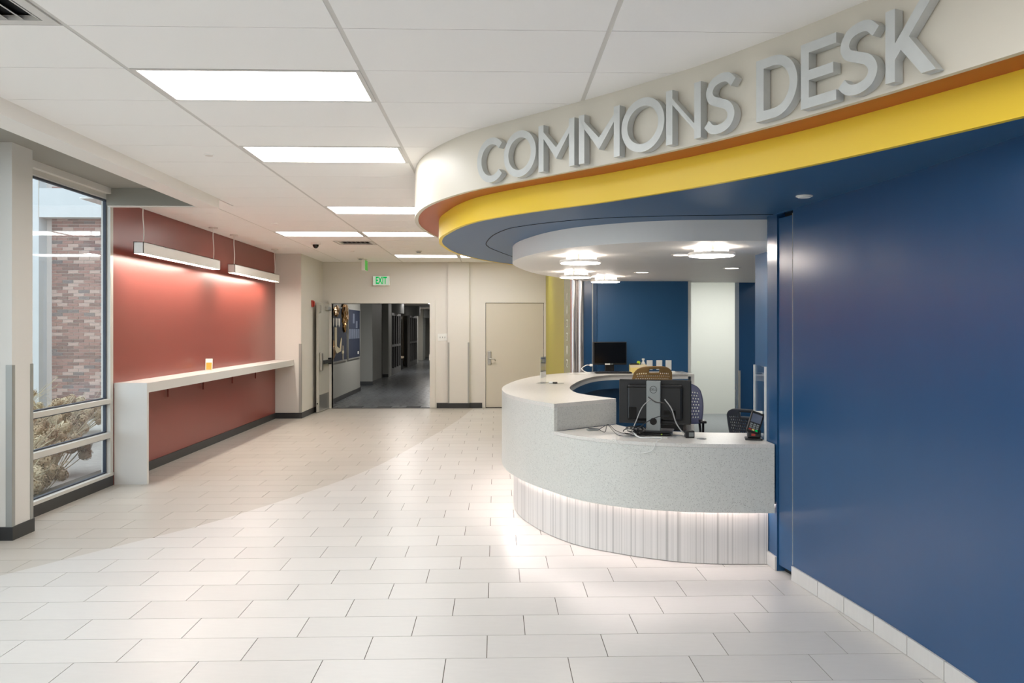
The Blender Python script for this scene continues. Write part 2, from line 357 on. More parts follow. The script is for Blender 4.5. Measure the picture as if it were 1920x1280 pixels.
for q, dk, _ in tiles[:295]:
    cx_ = sum(p[0] for p in q) / len(q); cy = sum(p[1] for p in q) / len(q)
    k = (dk, round(area(q), 5)) if len(q) == 4 and abs(area(q) - (TL - 2 * g) * (TW - 2 * g)) < 1e-5 else None
    if k and k in cache:
        o = bpy.data.objects.new('floor_tile', cache[k]); COL.objects.link(o); o.parent = floor
    else:
        o = obj('floor_tile', tilevf(q, cx_, cy), M['tiled'] if dk else M['tile'], floor)
        if k: cache[k] = o.data
    o.location = (cx_, cy, 0)
for dk in (True, False):
    rest = [prism(q, -0.009, 0.0) for q, d, _ in tiles[295:] if d == dk]
    obj('floor_tile_field', join(*rest), M['tiled'] if dk else M['tile'], floor, kind='stuff')
obj('carpet', join(bx(1.03, 5.2, 10.62, 17.0, -0.003, 0.004), bx(1.0, 2.3, 6.75, 10.62, -0.003, 0.004), bx(2.3, 5.2, 6.0, 10.62, -0.003, 0.004)), M['carpet'], floor)

# ------------------------------------------------------------------ ceiling
CX0, CY0, CW, CD, CZ = -1.923, 3.7363, 1.2192, 0.6096, 3.0
ceil = empty('ceiling'); struct(ceil)
obj('deck', bx(-3.0, 5.2, -3.6, 17.1, 3.035, 3.15), M['plenum'], ceil)
obj('deck', bx(-4.3, -3.0, 8.70, 17.1, 3.035, 3.15), M['plenum'], ceil)
TROFF = {(0, 1), (0, 4), (0, 9), (-1, 13), (0, 13), (0, 19), (1, 19), (0, -5), (1, -5), (0, -9), (1, -9), (-1, -2) , (2,-4),(2,-8)}
VENTS = {(-1, -1), (-1, 15)}
def inside(p, poly):
    x, y = p; c = False; n = len(poly)
    for i in range(n):
        (x1, y1), (x2, y2) = poly[i], poly[(i + 1) % n]
        if (y1 > y) != (y2 > y) and x < (x2 - x1) * (y - y1) / (y2 - y1) + x1: c = not c
    return c
hidden_poly = WC + [(2.6, 11.0), (2.6, 2.0)]
tcache = {}
for j in range(-12, 22):
    for i in range(-2, 3):
        x0, x1 = CX0 + CW * i, CX0 + CW * (i + 1); y0, y1 = CY0 + CD * j, CY0 + CD * (j + 1)
        lo = -4.02 if y0 > 8.7 else (-2.92 if i == -1 else None)
        if i == -2 and y0 < 8.6: continue
        y0s = y0
        if i == -2 and y0 < 8.7: y0 = 8.73
        if i == -1 and y0 < 8.7 and y1 > 8.8:
            o = obj('ceiling_tile', bx(CX0 - CW + .012, -2.925, 8.735, y1 - .003, CZ, CZ + .016), M['ceil'], ceil)
        if lo is not None: x0 = max(x0, lo)
        x1 = min(x1, 2.14); y1 = min(y1, 17.0)
        if y1 - y0 < 0.03: continue
        if all(inside(p, hidden_poly) for p in ((x0, y0), (x1, y0), (x1, y1), (x0, y1))): continue
        if (i, j) in TROFF: continue
        gx, gy = 0.012, 0.003
        if (i, j) in VENTS:
            x1 = x1 - 0.61
        dx, dy = x1 - x0 - 2 * gx, y1 - y0 - 2 * gy
        k = (round(dx, 4), round(dy, 4))
        if k in tcache: o = bpy.data.objects.new('ceiling_tile', tcache[k]); COL.objects.link(o); o.parent = ceil
        else:
            o = obj('ceiling_tile', bx(-dx / 2, dx / 2, -dy / 2, dy / 2, 0, 0.016), M['ceil'], ceil); tcache[k] = o.data
        o.location = ((x0 + x1) / 2, (y0 + y1) / 2, CZ)
for i in range(-1, 4):
    x = CX0 + CW * i
    ys, ye = (8.73 if i == -1 else -3.5), 17.0
    if x > 2.1: continue
    obj('grid_runner', bx(x - 0.012, x + 0.012, ys, ye, CZ + 0.003, CZ + 0.03), M['grid'], ceil)
for j in range(-12, 22):
    y = CY0 + CD * j
    if y < 17: obj('cross_tee', bx(-4.02 if y > 8.73 else -2.92, 2.14, y - 0.012, y + 0.012, CZ + 0.009, CZ + 0.034), M['plenum'], ceil)
def troffer(i, j, label):
    x0, x1 = CX0 + CW * i + 0.012, CX0 + CW * (i + 1) - 0.012; y0, y1 = CY0 + CD * j + 0.006, CY0 + CD * (j + 1) - 0.006
    t = empty('ceiling_light', ((x0 + x1) / 2, (y0 + y1) / 2, CZ)); hx, hy = (x1 - x0) / 2, (y1 - y0) / 2
    obj('frame', join(bx(-hx, hx, -hy, -hy + .022, -.002, .03), bx(-hx, hx, hy - .022, hy, -.002, .03), bx(-hx, -hx + .025, -hy + .022, hy - .022, -.002, .03), bx(hx - .025, hx, -hy + .022, hy - .022, -.002, .03)), M['grid'], t)
    obj('diffuser', bx(-hx + .025, hx - .025, -hy + .022, hy - .022, 0.004, 0.012), M['lens'], t)
    tag(t, label, 'ceiling light', 'recessed ceiling troffers'); return t
LAB = {(0, 1): 'largest bright rectangular troffer, nearest in the white tile ceiling', (0, 4): 'second rectangular troffer from the front in the white ceiling',
       (0, 9): 'third rectangular troffer back, its right end behind the white bulkhead nose', (-1, 13): 'left one of the two side-by-side troffers before the ceiling vent',
       (0, 13): 'right one of the two side-by-side troffers, touching the orange soffit tip', (0, 19): 'thin rectangular troffer farthest back, above the EXIT sign side of the far wall',
       (1, 19): 'short sliver of troffer farthest back beside the blue-grey soffit', (0, -5): 'left troffer of the row just behind the viewer', (1, -5): 'middle troffer of the row just behind the viewer',
       (0, -9): 'left troffer of the row farthest behind the viewer', (1, -9): 'middle troffer of the row farthest behind the viewer', (-1, -2): 'troffer over the windows beside the viewer', (2,-4): 'troffer overhead beside the blue wall behind the viewer', (2,-8): 'troffer nearest the blue wall in the row farthest behind the viewer'}
for k in sorted(TROFF): troffer(k[0], k[1], LAB[k])
def vent(i, j, label):
    x1 = CX0 + CW * (i + 1) - 0.012; x0 = x1 - 0.585; y0, y1 = CY0 + CD * j + 0.006, CY0 + CD * (j + 1) - 0.006
    t = empty('ceiling_vent', ((x0 + x1) / 2, (y0 + y1) / 2, CZ)); h = 0.29
    obj('frame', join(bx(-h, h, -h, -h + .05, -.004, .02), bx(-h, h, h - .05, h, -.004, .02), bx(-h, -h + .05, -h + .05, h - .05, -.004, .02), bx(h - .05, h, -h + .05, h - .05, -.004, .02)), M['grid'], t)
    obj('backing', bx(-h + .05, h - .05, -h + .05, h - .05, .026, .03), M['dark'], t)
    for k in range(7):
        x = -h + .08 + k * .07
        obj('slat', xf(bx(-.022, .022, -h + .05, h - .05, -.001, .001), Matrix.Translation((x, 0, .010)) @ Matrix.Rotation(0.5, 4, 'Y')), M['grid'], t)
    tag(t, label, 'ceiling vent')
vent(-1, -1, 'white louvred air vent in the ceiling tiles at the near upper-left corner'); vent(-1, 15, 'small louvred air vent in the far ceiling behind the paired troffers')
# sprinkler caps, smoke detectors, camera
for n, (x, y), lab in (('sprinkler_cap', (-2.239, 6.495), 'round white sprinkler cap in the ceiling nearest the second troffer'), ('sprinkler_cap', (-2.86, 10.734), 'round white sprinkler cap in the ceiling just before the paired troffers'),
                       ('sprinkler_cap', (-2.53, 14.6), 'tiny round sprinkler cap in the far ceiling behind the dome camera')):
    t = empty(n, (x, y, CZ)); obj('rim', cyl(0, 0, -.006, .0, .040), M['ceil'], t, smooth=True); obj('cap', cyl(0, 0, -.010, -.006, .030), M['fixt'], t, smooth=True)
    tag(t, lab, 'sprinkler', 'ceiling sprinkler caps')
for (x, y), lab in (((-1.356, 14.493), 'white smoke detector on the ceiling just before the farthest troffer'), ((-2.62, 16.0), 'white smoke detector on the ceiling beside the edge-on green exit sign')):
    t = empty('smoke_detector', (x, y, CZ)); obj('base', cyl(0, 0, -.015, 0, .06), M['fixt'], t, smooth=True); obj('sensor_head', cyl(0, 0, -.04, -.015, .03, r1=.045), M['greyp'], t, smooth=True)
    tag(t, lab, 'smoke detector')
t = empty('dome_camera', (-2.863, 13.175, CZ)); obj('mount', cyl(0, 0, -.03, 0, .075), M['fixt'], t, smooth=True)
V, F = [], []
for a in range(6):
    th = a / 5 * PI / 2
    for b in range(16): V.append((.05 * math.cos(th) * math.cos(b / 16 * 2 * PI), .05 * math.cos(th) * math.sin(b / 16 * 2 * PI), -.03 - .06 * math.sin(th)))
for a in range(5):
    for b in range(16): F.append((a * 16 + b, a * 16 + (b + 1) % 16, (a + 1) * 16 + (b + 1) % 16, (a + 1) * 16 + b))
obj('dome', (V, F), M['screen'], t, smooth=True); tag(t, 'dark-domed security camera on the far left ceiling', 'camera')

# ------------------------------------------------------------------ soffit over the window
so = empty('trim_1'); struct(so)
obj('fascia', join(bx(-3.10, -2.90, -3.5, 8.72, 2.90, 3.035), bx(-3.10, -3.08, -3.5, 8.72, 3.035, 3.11)), M['white'], so)
obj('end_panel', bx(-4.02, -3.10, 8.65, 8.72, 2.905, 3.11), M['white'], so)
obj('pocket_liner', bx(-4.02, -3.10, 8.62, 8.65, 2.915, 3.09), M['soffit_grey'], so)
obj('pocket_ceiling', bx(-4.3, -3.10, -3.5, 8.72, 3.09, 3.13), M['soffit_grey'], so)

# ------------------------------------------------------------------ left wall, windows
wl = empty('wall_left'); struct(wl)
obj('red_panel', bx(-4.14, -4.02, 8.772, 15.12, 0, 3.03), M['red'], wl)
obj('jamb', bx(-4.14, -4.02, 8.765, 8.772, 0, 3.09), M['beige'], wl)
obj('pier', bx(-4.14, -4.02, 6.4, 6.9, 0, 3.09), M['beige'], wl)
obj('pier', bx(-4.14, -4.02, 2.6, 2.75, 0, 3.09), M['beige'], wl)
obj('end_wall', bx(-4.14, -4.02, -3.6, -1.4, 0, 3.09), M['beige'], wl)
struct(obj('trim_2', bx(-4.02, -4.003, 8.84, 15.12, 0, 0.102), M['vinyl']))
obj('pilaster', bx(-4.14, -3.55, 15.12, 17.0, 0, 3.03), M['beige'], wl)
struct(obj('baseboard_left', join(bx(-4.02, -3.53, 15.103, 15.12, 0, .102), bx(-3.55, -3.533, 15.12, 16.98, 0, .102)), M['vinyl']))
wc = empty('column_left'); struct(wc)
obj('column_body', bx(-4.1, -3.757, 6.505, 6.79, 0, 3.09), M['beige'], wc)
obj('base', bx(-4.1, -3.745, 6.493, 6.80, 0, .105), M['vinyl'], wc)
obj('corner_guard', join(bx(-3.757, -3.752, 6.50, 6.54, .105, 1.36), bx(-3.80, -3.752, 6.4965, 6.5015, .105, 1.36)), M['guard'], wc)
obj('corner_guard', bx(-3.757, -3.752, 6.755, 6.793, .105, 1.36), M['guard'], wc)
def window(n, y0, y1):
    w = empty('window_%d' % n); struct(w)
    X0, X1 = -4.10, -4.02
    fr = [bx(X0, X1 + .01, y0, y1, .105, .135), bx(X0, X1, y0, y1, 2.985, 3.03), bx(X0, X1, y0, y0 + .055, .135, 2.985), bx(X0, X1, y1 - .055, y1, .135, 2.985)]
    obj('frame', join(*fr), M['alum'], w)
    obj('mullion', bx(X0, X1 + .012, y0 + .055, y1 - .055, .863, .91), M['alum'], w)
    obj('mullion', bx(X0, X1 + .012, y0 + .055, y1 - .055, .505, .56), M['alum'], w)
    obj('blind_pocket', bx(X0, X1 + .05, y0, y1, 3.03, 3.09), M['beige'], w)
    obj('sill_base', bx(X0 - .05, X1 + .004, y0, y1, 0, .105), M['vinyl'], w)
    for z0, z1 in ((.135, .505), (.56, .863), (.91, 2.985)):
        a, b = y0 + .055, y1 - .055; gk = .018
        obj('gasket', join(bx(-4.09, -4.06, a, a + gk, z0, z1), bx(-4.09, -4.06, b - gk, b, z0, z1), bx(-4.09, -4.06, a + gk, b - gk, z0, z0 + gk * .7), bx(-4.09, -4.06, a + gk, b - gk, z1 - gk, z1)), M['gasket'], w)
        obj('pane', bx(-4.078, -4.072, a + gk, b - gk, z0 + gk * .7, z1 - gk), M['glass'], w)
    return w
window(1, 6.90, 8.765); window(2, 2.75, 6.40); window(3, -1.4, 2.6)

# ------------------------------------------------------------------ back wall with the two doorways
wb = empty('wall_back'); struct(wb)
YB = 17.0
obj('panel', join(bx(-4.3, -3.37, YB, YB + .15, 0, 3.03), bx(-3.37, -1.36, YB, YB + .15, 2.15, 3.03), bx(-1.36, -0.225, YB, YB + .15, 0, 3.03), bx(-0.225, 1.0, YB, YB + .15, 2.165, 3.03), bx(1.0, 1.06, YB, YB + .15, 0, 3.03)), M['beige'], wb)
obj('pilaster', bx(-.985, -.55, 16.93, YB, 0, 3.03), M['beige'], wb)
obj('corner_guard', bx(-.99, -.955, 16.922, 16.93, .105, 1.35), M['guard'], wb)
obj('corner_guard', bx(-.58, -.545, 16.922, 16.93, .105, 1.35), M['guard'], wb)
struct(obj('baseboard_back', join(bx(-1.22, -.985, YB - .016, YB, 0, .105), bx(-.99, -.545, 16.914, 16.93, 0, .105), bx(-.55, -.285, YB - .016, YB, 0, .105)), M['vinyl']))
tag(obj('corner_guard_strip', join(bx(-3.5505, -3.545, 15.115, 15.16, .105, 1.36), bx(-3.59, -3.545, 15.112, 15.1195, .105, 1.36)), M['guard']), 'grey metal corner guard on the beige pilaster beside the shelf', 'corner guard')
d1 = empty('door_1'); struct(d1)
obj('frame', join(bx(-3.43, -3.37, YB - .03, YB + .16, 0, 2.21), bx(-1.36, -1.25, YB - .03, YB + .16, 0, 2.21), bx(-3.37, -1.36, YB - .03, YB + .16, 2.15, 2.21)), M['beige'], d1)
obj('head_stop', bx(-3.37, -2.39, YB - .02, YB + .1, 2.14, 2.165), M['hallframe'], d1)
obj('strike', bx(-1.375, -1.36, YB, YB + .05, .98, 1.1), M['whitep'], d1)
lf = empty('door_leaf', (-3.41, YB - .05, 0.01), -1.597)   # open leaf, hinged at the left jamb
Lw, Lh, Lt = .90, 2.13, .045
obj('panel', bevbox(0, Lw, -Lt, 0, 0, Lh, .003, 1), M['doorgrey'], lf)
obj('kick_plate', bx(.03, Lw - .05, 0, .003, .02, .33), M['steel'], lf)
pb = obj('panic_bar', join(bx(.06, Lw - .14, .03, .075, .93, 1.0), bx(.03, .10, 0, .06, .90, 1.03)), M['black'], lf)
obj('latch_case', bevbox(Lw - .16, Lw - .04, 0, .06, .80, 1.16, .02, 2), M['steel'], lf)
obj('closer', bevbox(.05, .35, 0, .06, Lh - .14, Lh - .06, .01), M['steel'], lf)
obj('hinge_cap', bevbox(Lw - .15, Lw - .06, 0, .02, Lh - .20, Lh - .05, .006), M['steel'], lf)
obj('edge_bolt', xf(cyl(0, 0, 0, .004, .014, 10), Matrix.Translation((Lw, -Lt / 2, .17)) @ Matrix.Rotation(PI / 2, 4, 'Y')), M['black'], lf)
tag(lf, 'open grey metal door leaf with panic bar and kick plate by the hallway', 'door')
d2 = empty('door_2'); struct(d2)
obj('frame', join(bx(-.275, -.215, YB - .03, YB + .1, 0, 2.225), bx(.99, 1.035, YB - .03, YB + .1, 0, 2.225), bx(-.215, .99, YB - .03, YB + .1, 2.165, 2.225)), M['beige'], d2)
obj('door_leaf', bx(-.207, .982, YB - .005, YB + .04, .012, 2.157), M['door'], d2)
obj('shadow_gap', join(bx(-.215, -.207, YB + .02, YB + .04, 0, 2.165), bx(.982, .99, YB + .02, YB + .04, 0, 2.165), bx(-.207, .982, YB + .02, YB + .04, 2.157, 2.165), bx(-.207, .982, YB + .02, YB + .04, 0, .012)), M['dark'], d2)
obj('lock_plate', bevbox(-.17, -.10, YB - .025, YB - .005, .89, 1.17, .006), M['steel'], d2)
obj('lever_handle', join(tube([(-.135, YB - .02, 1.01), (-.135, YB - .07, 1.01), (-.06, YB - .075, 1.01), (-.02, YB - .06, 1.0), (-.015, YB - .04, .97)], .010)), M['steel'], d2, smooth=True)
for z in (.35, 1.1, 1.9): obj('hinge', cyl(.987, YB - .012, z, z + .11, .010, 10), M['steel'], d2)
# switch plate
t = empty('switch_plate', (-1.10, YB - .004, 1.455)); obj('plate', bevbox(-.10, .10, -.004, .004, -.075, .075, .003, 1), M['whitep'], t)
for x in (-.05, 0, .05): obj('toggle', bx(x - .006, x + .006, -.018, -.004, -.014, .014), M['greyp'], t)
tag(t, 'white wall switch plate between the hallway doorway and the pilaster', 'switch')
# EXIT signs
t = empty('exit_sign', (-2.35, YB - .03, 2.615)); obj('housing', bevbox(-.175, .175, -.03, .03, -.10, .10, .006, 1), M['fixt'], t)
obj('face', bx(-.165, .165, -.033, -.030, -.09, .09), M['exitface'], t)
text('lettering', 'EXIT', .20, (.0, -.036, -.003), (PI / 2, 0, 0), M['green'], t, .001, .56, .006); tag(t, 'white wall sign reading EXIT in green above the hallway doorway', 'exit sign')
t = empty('exit_sign', (-2.59, 16.3, 3.0)); obj('mount', bx(-.06, .06, -.04, .04, -.02, 0), M['fixt'], t)
obj('housing', bevbox(-.035, .035, -.16, .16, -.23, -.02, .005, 1), M['fixt'], t); obj('face', bx(.035, .039, -.15, .15, -.22, -.03), M['greenpanel'], t)
tag(t, 'edge-on exit sign with a green side hanging from the far ceiling', 'exit sign')
t = empty('fire_alarm', (-3.55, 16.0, 2.05)); obj('back_box', bevbox(0, .03, -.06, .06, 0, .13, .005, 1), M['redp'], t); obj('strobe', bevbox(.03, .055, -.03, .03, .02, .11, .006, 1), M['redp'], t)
tag(t, 'small red fire alarm strobe on the pilaster beside the open door', 'fire alarm')

# ------------------------------------------------------------------ hallway
hw = empty('wall_hall'); struct(hw)
obj('left_wall', bx(-3.9, -3.55, 17.15, 21.65, 0, 2.6), M['hallwall'], hw)
obj('recess_wall', bx(-4.6, -4.3, 21.65, 23.95, 0, 2.6), M['hallwall'], hw)
obj('recess_wall', bx(-4.6, -3.58, 23.95, 25.9, 0, 2.6), M['hallwall'], hw)
obj('recess_wall', bx(-4.6, -3.8, 25.9, 27.7, 0, 2.6), M['hallwall'], hw)
obj('recess_wall', bx(-4.6, -3.60, 27.7, 28.5, 0, 2.6), M['hallwall'], hw)
obj('recess_wall', bx(-4.6, -4.2, 28.5, 48, 0, 2.6), M['hallbeige'], hw)
for y in (37.9, 42.0, 46.5): obj('recess_wall', bx(-4.4, -3.72, y, y + 1.6, 0, 2.6), M['hallwall'], hw)
obj('right_wall', bx(-0.95, -0.7, 17.15, 50, 0, 2.6), M['hallwall'], hw)
obj('end_wall', bx(-4.6, -0.9, 50, 50.2, 0, 2.6), M['hallwall'], hw)
obj('ceiling_panel', bx(-4.6, -0.7, 17.15, 50.2, 2.6, 2.7), M['ceil'], hw)
struct(obj('baseboard_hall', join(bx(-3.55, -3.535, 17.16, 21.65, 0, .1), bx(-3.58, -3.565, 23.95, 25.9, 0, .1), bx(-4.2, -3.565, 23.935, 23.95, 0, .1), bx(-3.8, -3.6, 27.685, 27.7, 0, .1)), M['vinyl']))
for y in (29.9 + .1, 36.3, 43.3):
    obj('column_drum', cyl(-3.95, y, 2.17, 2.6, .62, 28), M['hallsteel'], hw, smooth=True)
obj('corner_guard', bx(-3.582, -3.57, 23.93, 23.99, .1, 1.4), M['guard'], hw)
hf = empty('floor_hall'); struct(hf)
obj('slab', bx(-4.6, -0.7, 17.1, 50.2, -.1, -.004), M['slategrout'], hf)
obj('threshold', bx(-3.37, -1.36, 17.0, 17.1, -.1, 0.002), M['slategrout'], hf)
far = []; c0 = None
for a in range(13):
    for b in range(0, 55):
        x0 = -4.57 + a * .3; y0 = 17.11 + (b + (a % 2) * .5) * .6
        if y0 > 49: continue
        if b < 12 and -3.55 < x0 < -.9:
            if c0 is None: c0 = obj('floor_tile', bx(0, .297, 0, .597, -.008, 0), M['slate'], hf); o = c0
            else: o = bpy.data.objects.new('floor_tile', c0.data); COL.objects.link(o); o.parent = hf
            o.location = (x0, y0, 0)
        else: far.append(bx(x0, x0 + .297, y0, y0 + .597, -.008, 0))
obj('floor_tile_field', join(*far), M['slate'], hf, kind='stuff')
def hall_doors(y0, y1, label):
    t = empty('hallway_door', (-3.66, y0, 0)); L = y1 - y0
    obj('frame', join(bx(-.05, .05, 0, .09, 0, 2.17), bx(-.05, .05, L - .09, L, 0, 2.17), bx(-.05, .05, .09, L - .09, 2.08, 2.17), bx(-.05, .05, .09, L - .09, 0, .22), bx(-.04, .05, .09, L - .09, .98, 1.06)), M['hallframe'], t)
    for k in range(1, 4): y = L * k / 4; obj('mullion', bx(-.04, .05, y - .05, y + .05, .22, 2.08), M['hallframe'], t)
    obj('dark_glazing', bx(-.03, -.02, .09, L - .09, .22, 2.08), M['screen'], t)
    tag(t, label, 'door')
hall_doors(28.65, 31.4, 'nearer bank of dark glazed doors along the hallway'); hall_doors(34.6, 37.8, 'farther bank of dark glazed doors along the hallway')
t = empty('hall_planter', (-3.95, 32.6, 0)); obj('tub', bevbox(-.2, .25, -.3, .3, 0, .45, .03), M['dark'], t); obj('top_board', bevbox(-.24, .29, -.34, .34, .45, .52, .01), M['hallbeige'], t)
tag(t, 'low dark bench with tan top between the two hallway door banks', 'bench')
def board(y0, y1, label):
    t = empty('bulletin_board', (-3.55, y0, 0.88)); L = y1 - y0
    obj('felt', bx(0, .02, .02, L - .02, .02, 1.22), M['navyboard'], t)
    obj('frame', join(bx(0, .03, 0, L, 0, .03), bx(0, .03, 0, L, 1.21, 1.24), bx(0, .03, 0, .03, .03, 1.21), bx(0, .03, L - .03, L, .03, 1.21)), M['guard'], t)
    tag(t, label, 'bulletin board'); return t
b1 = board(17.35, 19.6, 'nearer navy bulletin board with foil and cut-out letter'); b2 = board(19.78, 21.5, 'farther navy bulletin board with rows of photos')
def foil(name, par, y, z, ry, rz, seed):
    rnd = random.Random(seed); V = []; F = []
    n1, n2 = 11, 18
    for a in range(n1 + 1):
        th = PI * a / n1
        for b in range(n2):
            r = 1 + rnd.uniform(-.34, .34); V.append((.035 + .045 * math.sin(th) * math.cos(2 * PI * b / n2) * r, y + ry * math.sin(th) * math.sin(2 * PI * b / n2) * r, z + rz * math.cos(th) * r))
    for a in range(n1):
        for b in range(n2): F.append((a * n2 + b, a * n2 + (b + 1) % n2, (a + 1) * n2 + (b + 1) % n2, (a + 1) * n2 + b))
    return obj(name, (V, F), M['gold'], par)
foil('gold_foil', b1, .90, 1.14, .30, .10, 1); foil('gold_foil', b1, 1.95, 1.08, .34, .22, 2); foil('gold_foil', b1, 1.86, .86, .16, .16, 4); foil('gold_foil', b1, .40, .28, .25, .2, 3)
for y in (.62, .98, 1.30): obj('pennant', ([(.024, y - .12, .98), (.024, y + .12, .98), (.024, y + .10, .84), (.024, y, .78), (.024, y - .10, .84)], [(0, 1, 2, 3, 4)]), M['paper'], b1)
J = [(.75, .78), (1.0, .78), (1.0, .36), (1.35, .30), (1.35, .38), (1.5, .55), (1.58, .52), (1.5, .24), (1.0, .20), (.82, .28), (.75, .40)]
obj('cutout_letter', ([(.024, y, z) for y, z in J] + [(.030, y, z) for y, z in J], [tuple(range(11)), tuple(range(11, 22))] + [(i, (i + 1) % 11, 11 + (i + 1) % 11, 11 + i) for i in range(11)]), M['cream'], b1)
obj('cutout_figure', bx(.022, .03, 1.62, 1.84, .18, .24), M['cream'], b1); obj('cutout_figure', bx(.022, .03, 1.7, 1.76, .04, .36), M['cream'], b1)
for k in range(5): obj('photo', bx(.02, .026, .08 + k * .31, .36 + k * .31, .50, .74), M['photo'], b2)
obj('photo', bx(.02, .026, .62, .86, .88, 1.12), M['photo'], b2); obj('photo', bx(.02, .026, 1.05, 1.3, .70 + .06, .94), M['photo'], b2); obj('note', bx(.02, .026, 1.35, 1.5, .10, .17), M['paper'], b2)
t = empty('hall_fill_light', (-2.3, 20.5, 2.6)); obj('frame', bx(-.3, .3, -.6, .6, -.03, 0), M['fixt'], t); obj('diffuser', bx(-.27, .27, -.57, .57, -.036, -.03), emis('hall_fill_lens', (1, .95, .90, 1), 17.0), t)  # unseen lamp added to brighten the near end of the hall
tag(t, 'added unseen light in the hallway ceiling behind the doorway head', 'ceiling light')
for y, s in ((31.0, 3.0), (40.0, 3.0)):  # two more unseen lamps, added as fill deeper in the hall
    t = empty('hall_fill_light', (-2.3, y, 2.6)); obj('frame', bx(-.3, .3, -.6, .6, -.03, 0), M['fixt'], t); obj('diffuser', bx(-.27, .27, -.57, .57, -.036, -.03), bpy.data.materials['hall_fill_lens'], t)
    tag(t, 'added unseen light in the %s hallway ceiling' % ('middle' if y < 35 else 'far end of the'), 'ceiling light')

# ------------------------------------------------------------------ blue wall on the right
wr = empty('wall_right'); struct(wr)
big = [p for p in WALLX if p[1] < 5.33]
big = [(p[0], p[1]) for p in cr([q + (0,) for q in big], 14)]
obj('panel', ribbon(big, 0.20, 0, 3.035), M['blue'], wr, smooth=True)
obj('pier', ribbon([(1.90, 5.72), (1.907, 5.54)], .20, 0, 3.035), M['blue'], wr)
obj('recessed_leaf', ribbon([(1.917, 5.535), (1.947, 5.335)], .04, .045, 2.39), M['blue'], wr)
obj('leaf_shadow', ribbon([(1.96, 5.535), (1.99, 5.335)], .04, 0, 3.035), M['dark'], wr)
obj('leaf_header', ribbon([(1.907, 5.54), (1.939, 5.326)], .20, 2.42, 3.035), M['blue'], wr)
obj('leaf_edge_strip', ribbon([(1.937, 5.334), (1.9385, 5.328)], .02, .10, 2.40), M['greyp'], wr)
obj('inner_block', join(bx(2.23, 3.9, 5.75, 7.03, 0, 3.035), bx(1.96, 2.23, 5.72, 5.90, 0, 3.035)), M['bluesoft'], wr)
obj('outer_wall', bx(2.35, 2.5, -3.6, 5.8, 0, 3.035), M['beige'], wr)
wt = empty('baseboard_right'); struct(wt)
def base_tile(a, b):
    obj('base_tile', ribbon([a, b], -.012, .002, .095), M['tile'], wt)
def wall_at(y):
    y = min(y, big[0][1])
    for a, b in zip(big[::1], big[1:]):
        if b[1] <= y <= a[1]: return (a[0] + (b[0] - a[0]) * (y - a[1]) / (b[1] - a[1] + 1e-9), y)
    return (2.14, y)
ys = [5.328, 4.992, 4.698, 4.398, 4.09, 3.785, 3.48, 3.175, 2.87, 2.565]
for a, b in zip(ys, ys[1:]): base_tile(wall_at(a - .003), wall_at(b + .003))
obj('base_grout', ribbon([wall_at(y) for y in ys], -.005, 0, .092), M['grout'], wt)
base_tile((1.90, 5.70), (1.907, 5.545))

# ------------------------------------------------------------------ bulkhead over the desk
bh = empty('bulkhead'); struct(bh)
sgn = 1
def inset(P, d): return offs(P, d)
test = offs(WC, .02); k_ = len(WC) // 2
sg = 1 if (test[k_][0] - WC[k_][0]) > 0 else -1      # + means towards the desk side
obj('cream_fascia', ribbon(WC, sg * .03, Z1, 3.035), M['fascia'], bh, smooth=True)
so_poly = offs(WC, sg * .028) + [(1.3, 11.0), (2.3, 11.0), (2.3, 5.5), (2.3, 2.0)]
obj('orange_soffit', prism(so_poly, Z1 + .003, Z1 + .02), M['orange'], bh)
obj('yellow_fascia', ribbon(YC, sg * .03, Z2, Z1 + .004), M['yellow'], bh, smooth=True)
ye_poly = offs(YC, sg * .028) + [(1.3, 10.8), (1.3, 11.0), (2.3, 11.0), (2.3, 5.5), (2.3, 2.45)]
obj('blue_soffit', prism(ye_poly, Z2 + .002, Z2 + .02), M['bluesoft'], bh)
GR = [(1.90, 5.60), (1.35, 5.66), (1.10, 5.71), (.79, 5.80), (.55, 5.94), (.337, 6.13), (.21, 6.28), (.095, 6.47), (-.022, 6.93), (-.086, 7.55), (-.075, 7.85), (-.026, 8.15), (.19, 9.0), (.45, 9.7)]
GC = [(p[0], p[1]) for p in cr([p + (0,) for p in GR], 5)]
obj('soffit_joint', ribbon(GC, .007, Z2 - .001, Z2 + .004), M['dark'], bh)
dr_poly = DC + [(1.12, 11.3), (3.7, 11.3), (3.7, 10.3), (3.2, 9.0), (3.2, 7.0), (2.3, 7.0), (2.3, 5.86)]
obj('white_drum', prism(dr_poly, Z3, Z2 + .003), M['white'], bh)
obj('corridor_ceiling', bx(2.3, 5.2, 11.0, 17.1, 2.62, 2.7), M['ceil'], bh)
obj('corridor_ceiling', bx(2.5, 5.2, 5.4, 11.3, 2.5, 2.6), M['ceil'], bh)
t = empty('soffit_cap', (1.814, 4.798, Z2)); obj('rim', cyl(0, 0, -.004, 0.002, .048), M['fixt'], t, smooth=True); obj('cap', cyl(0, 0, -.010, -.004, .036), M['whitep'], t, smooth=True); tag(t, 'small round white cap in the blue soffit above the blue wall', 'sprinkler')

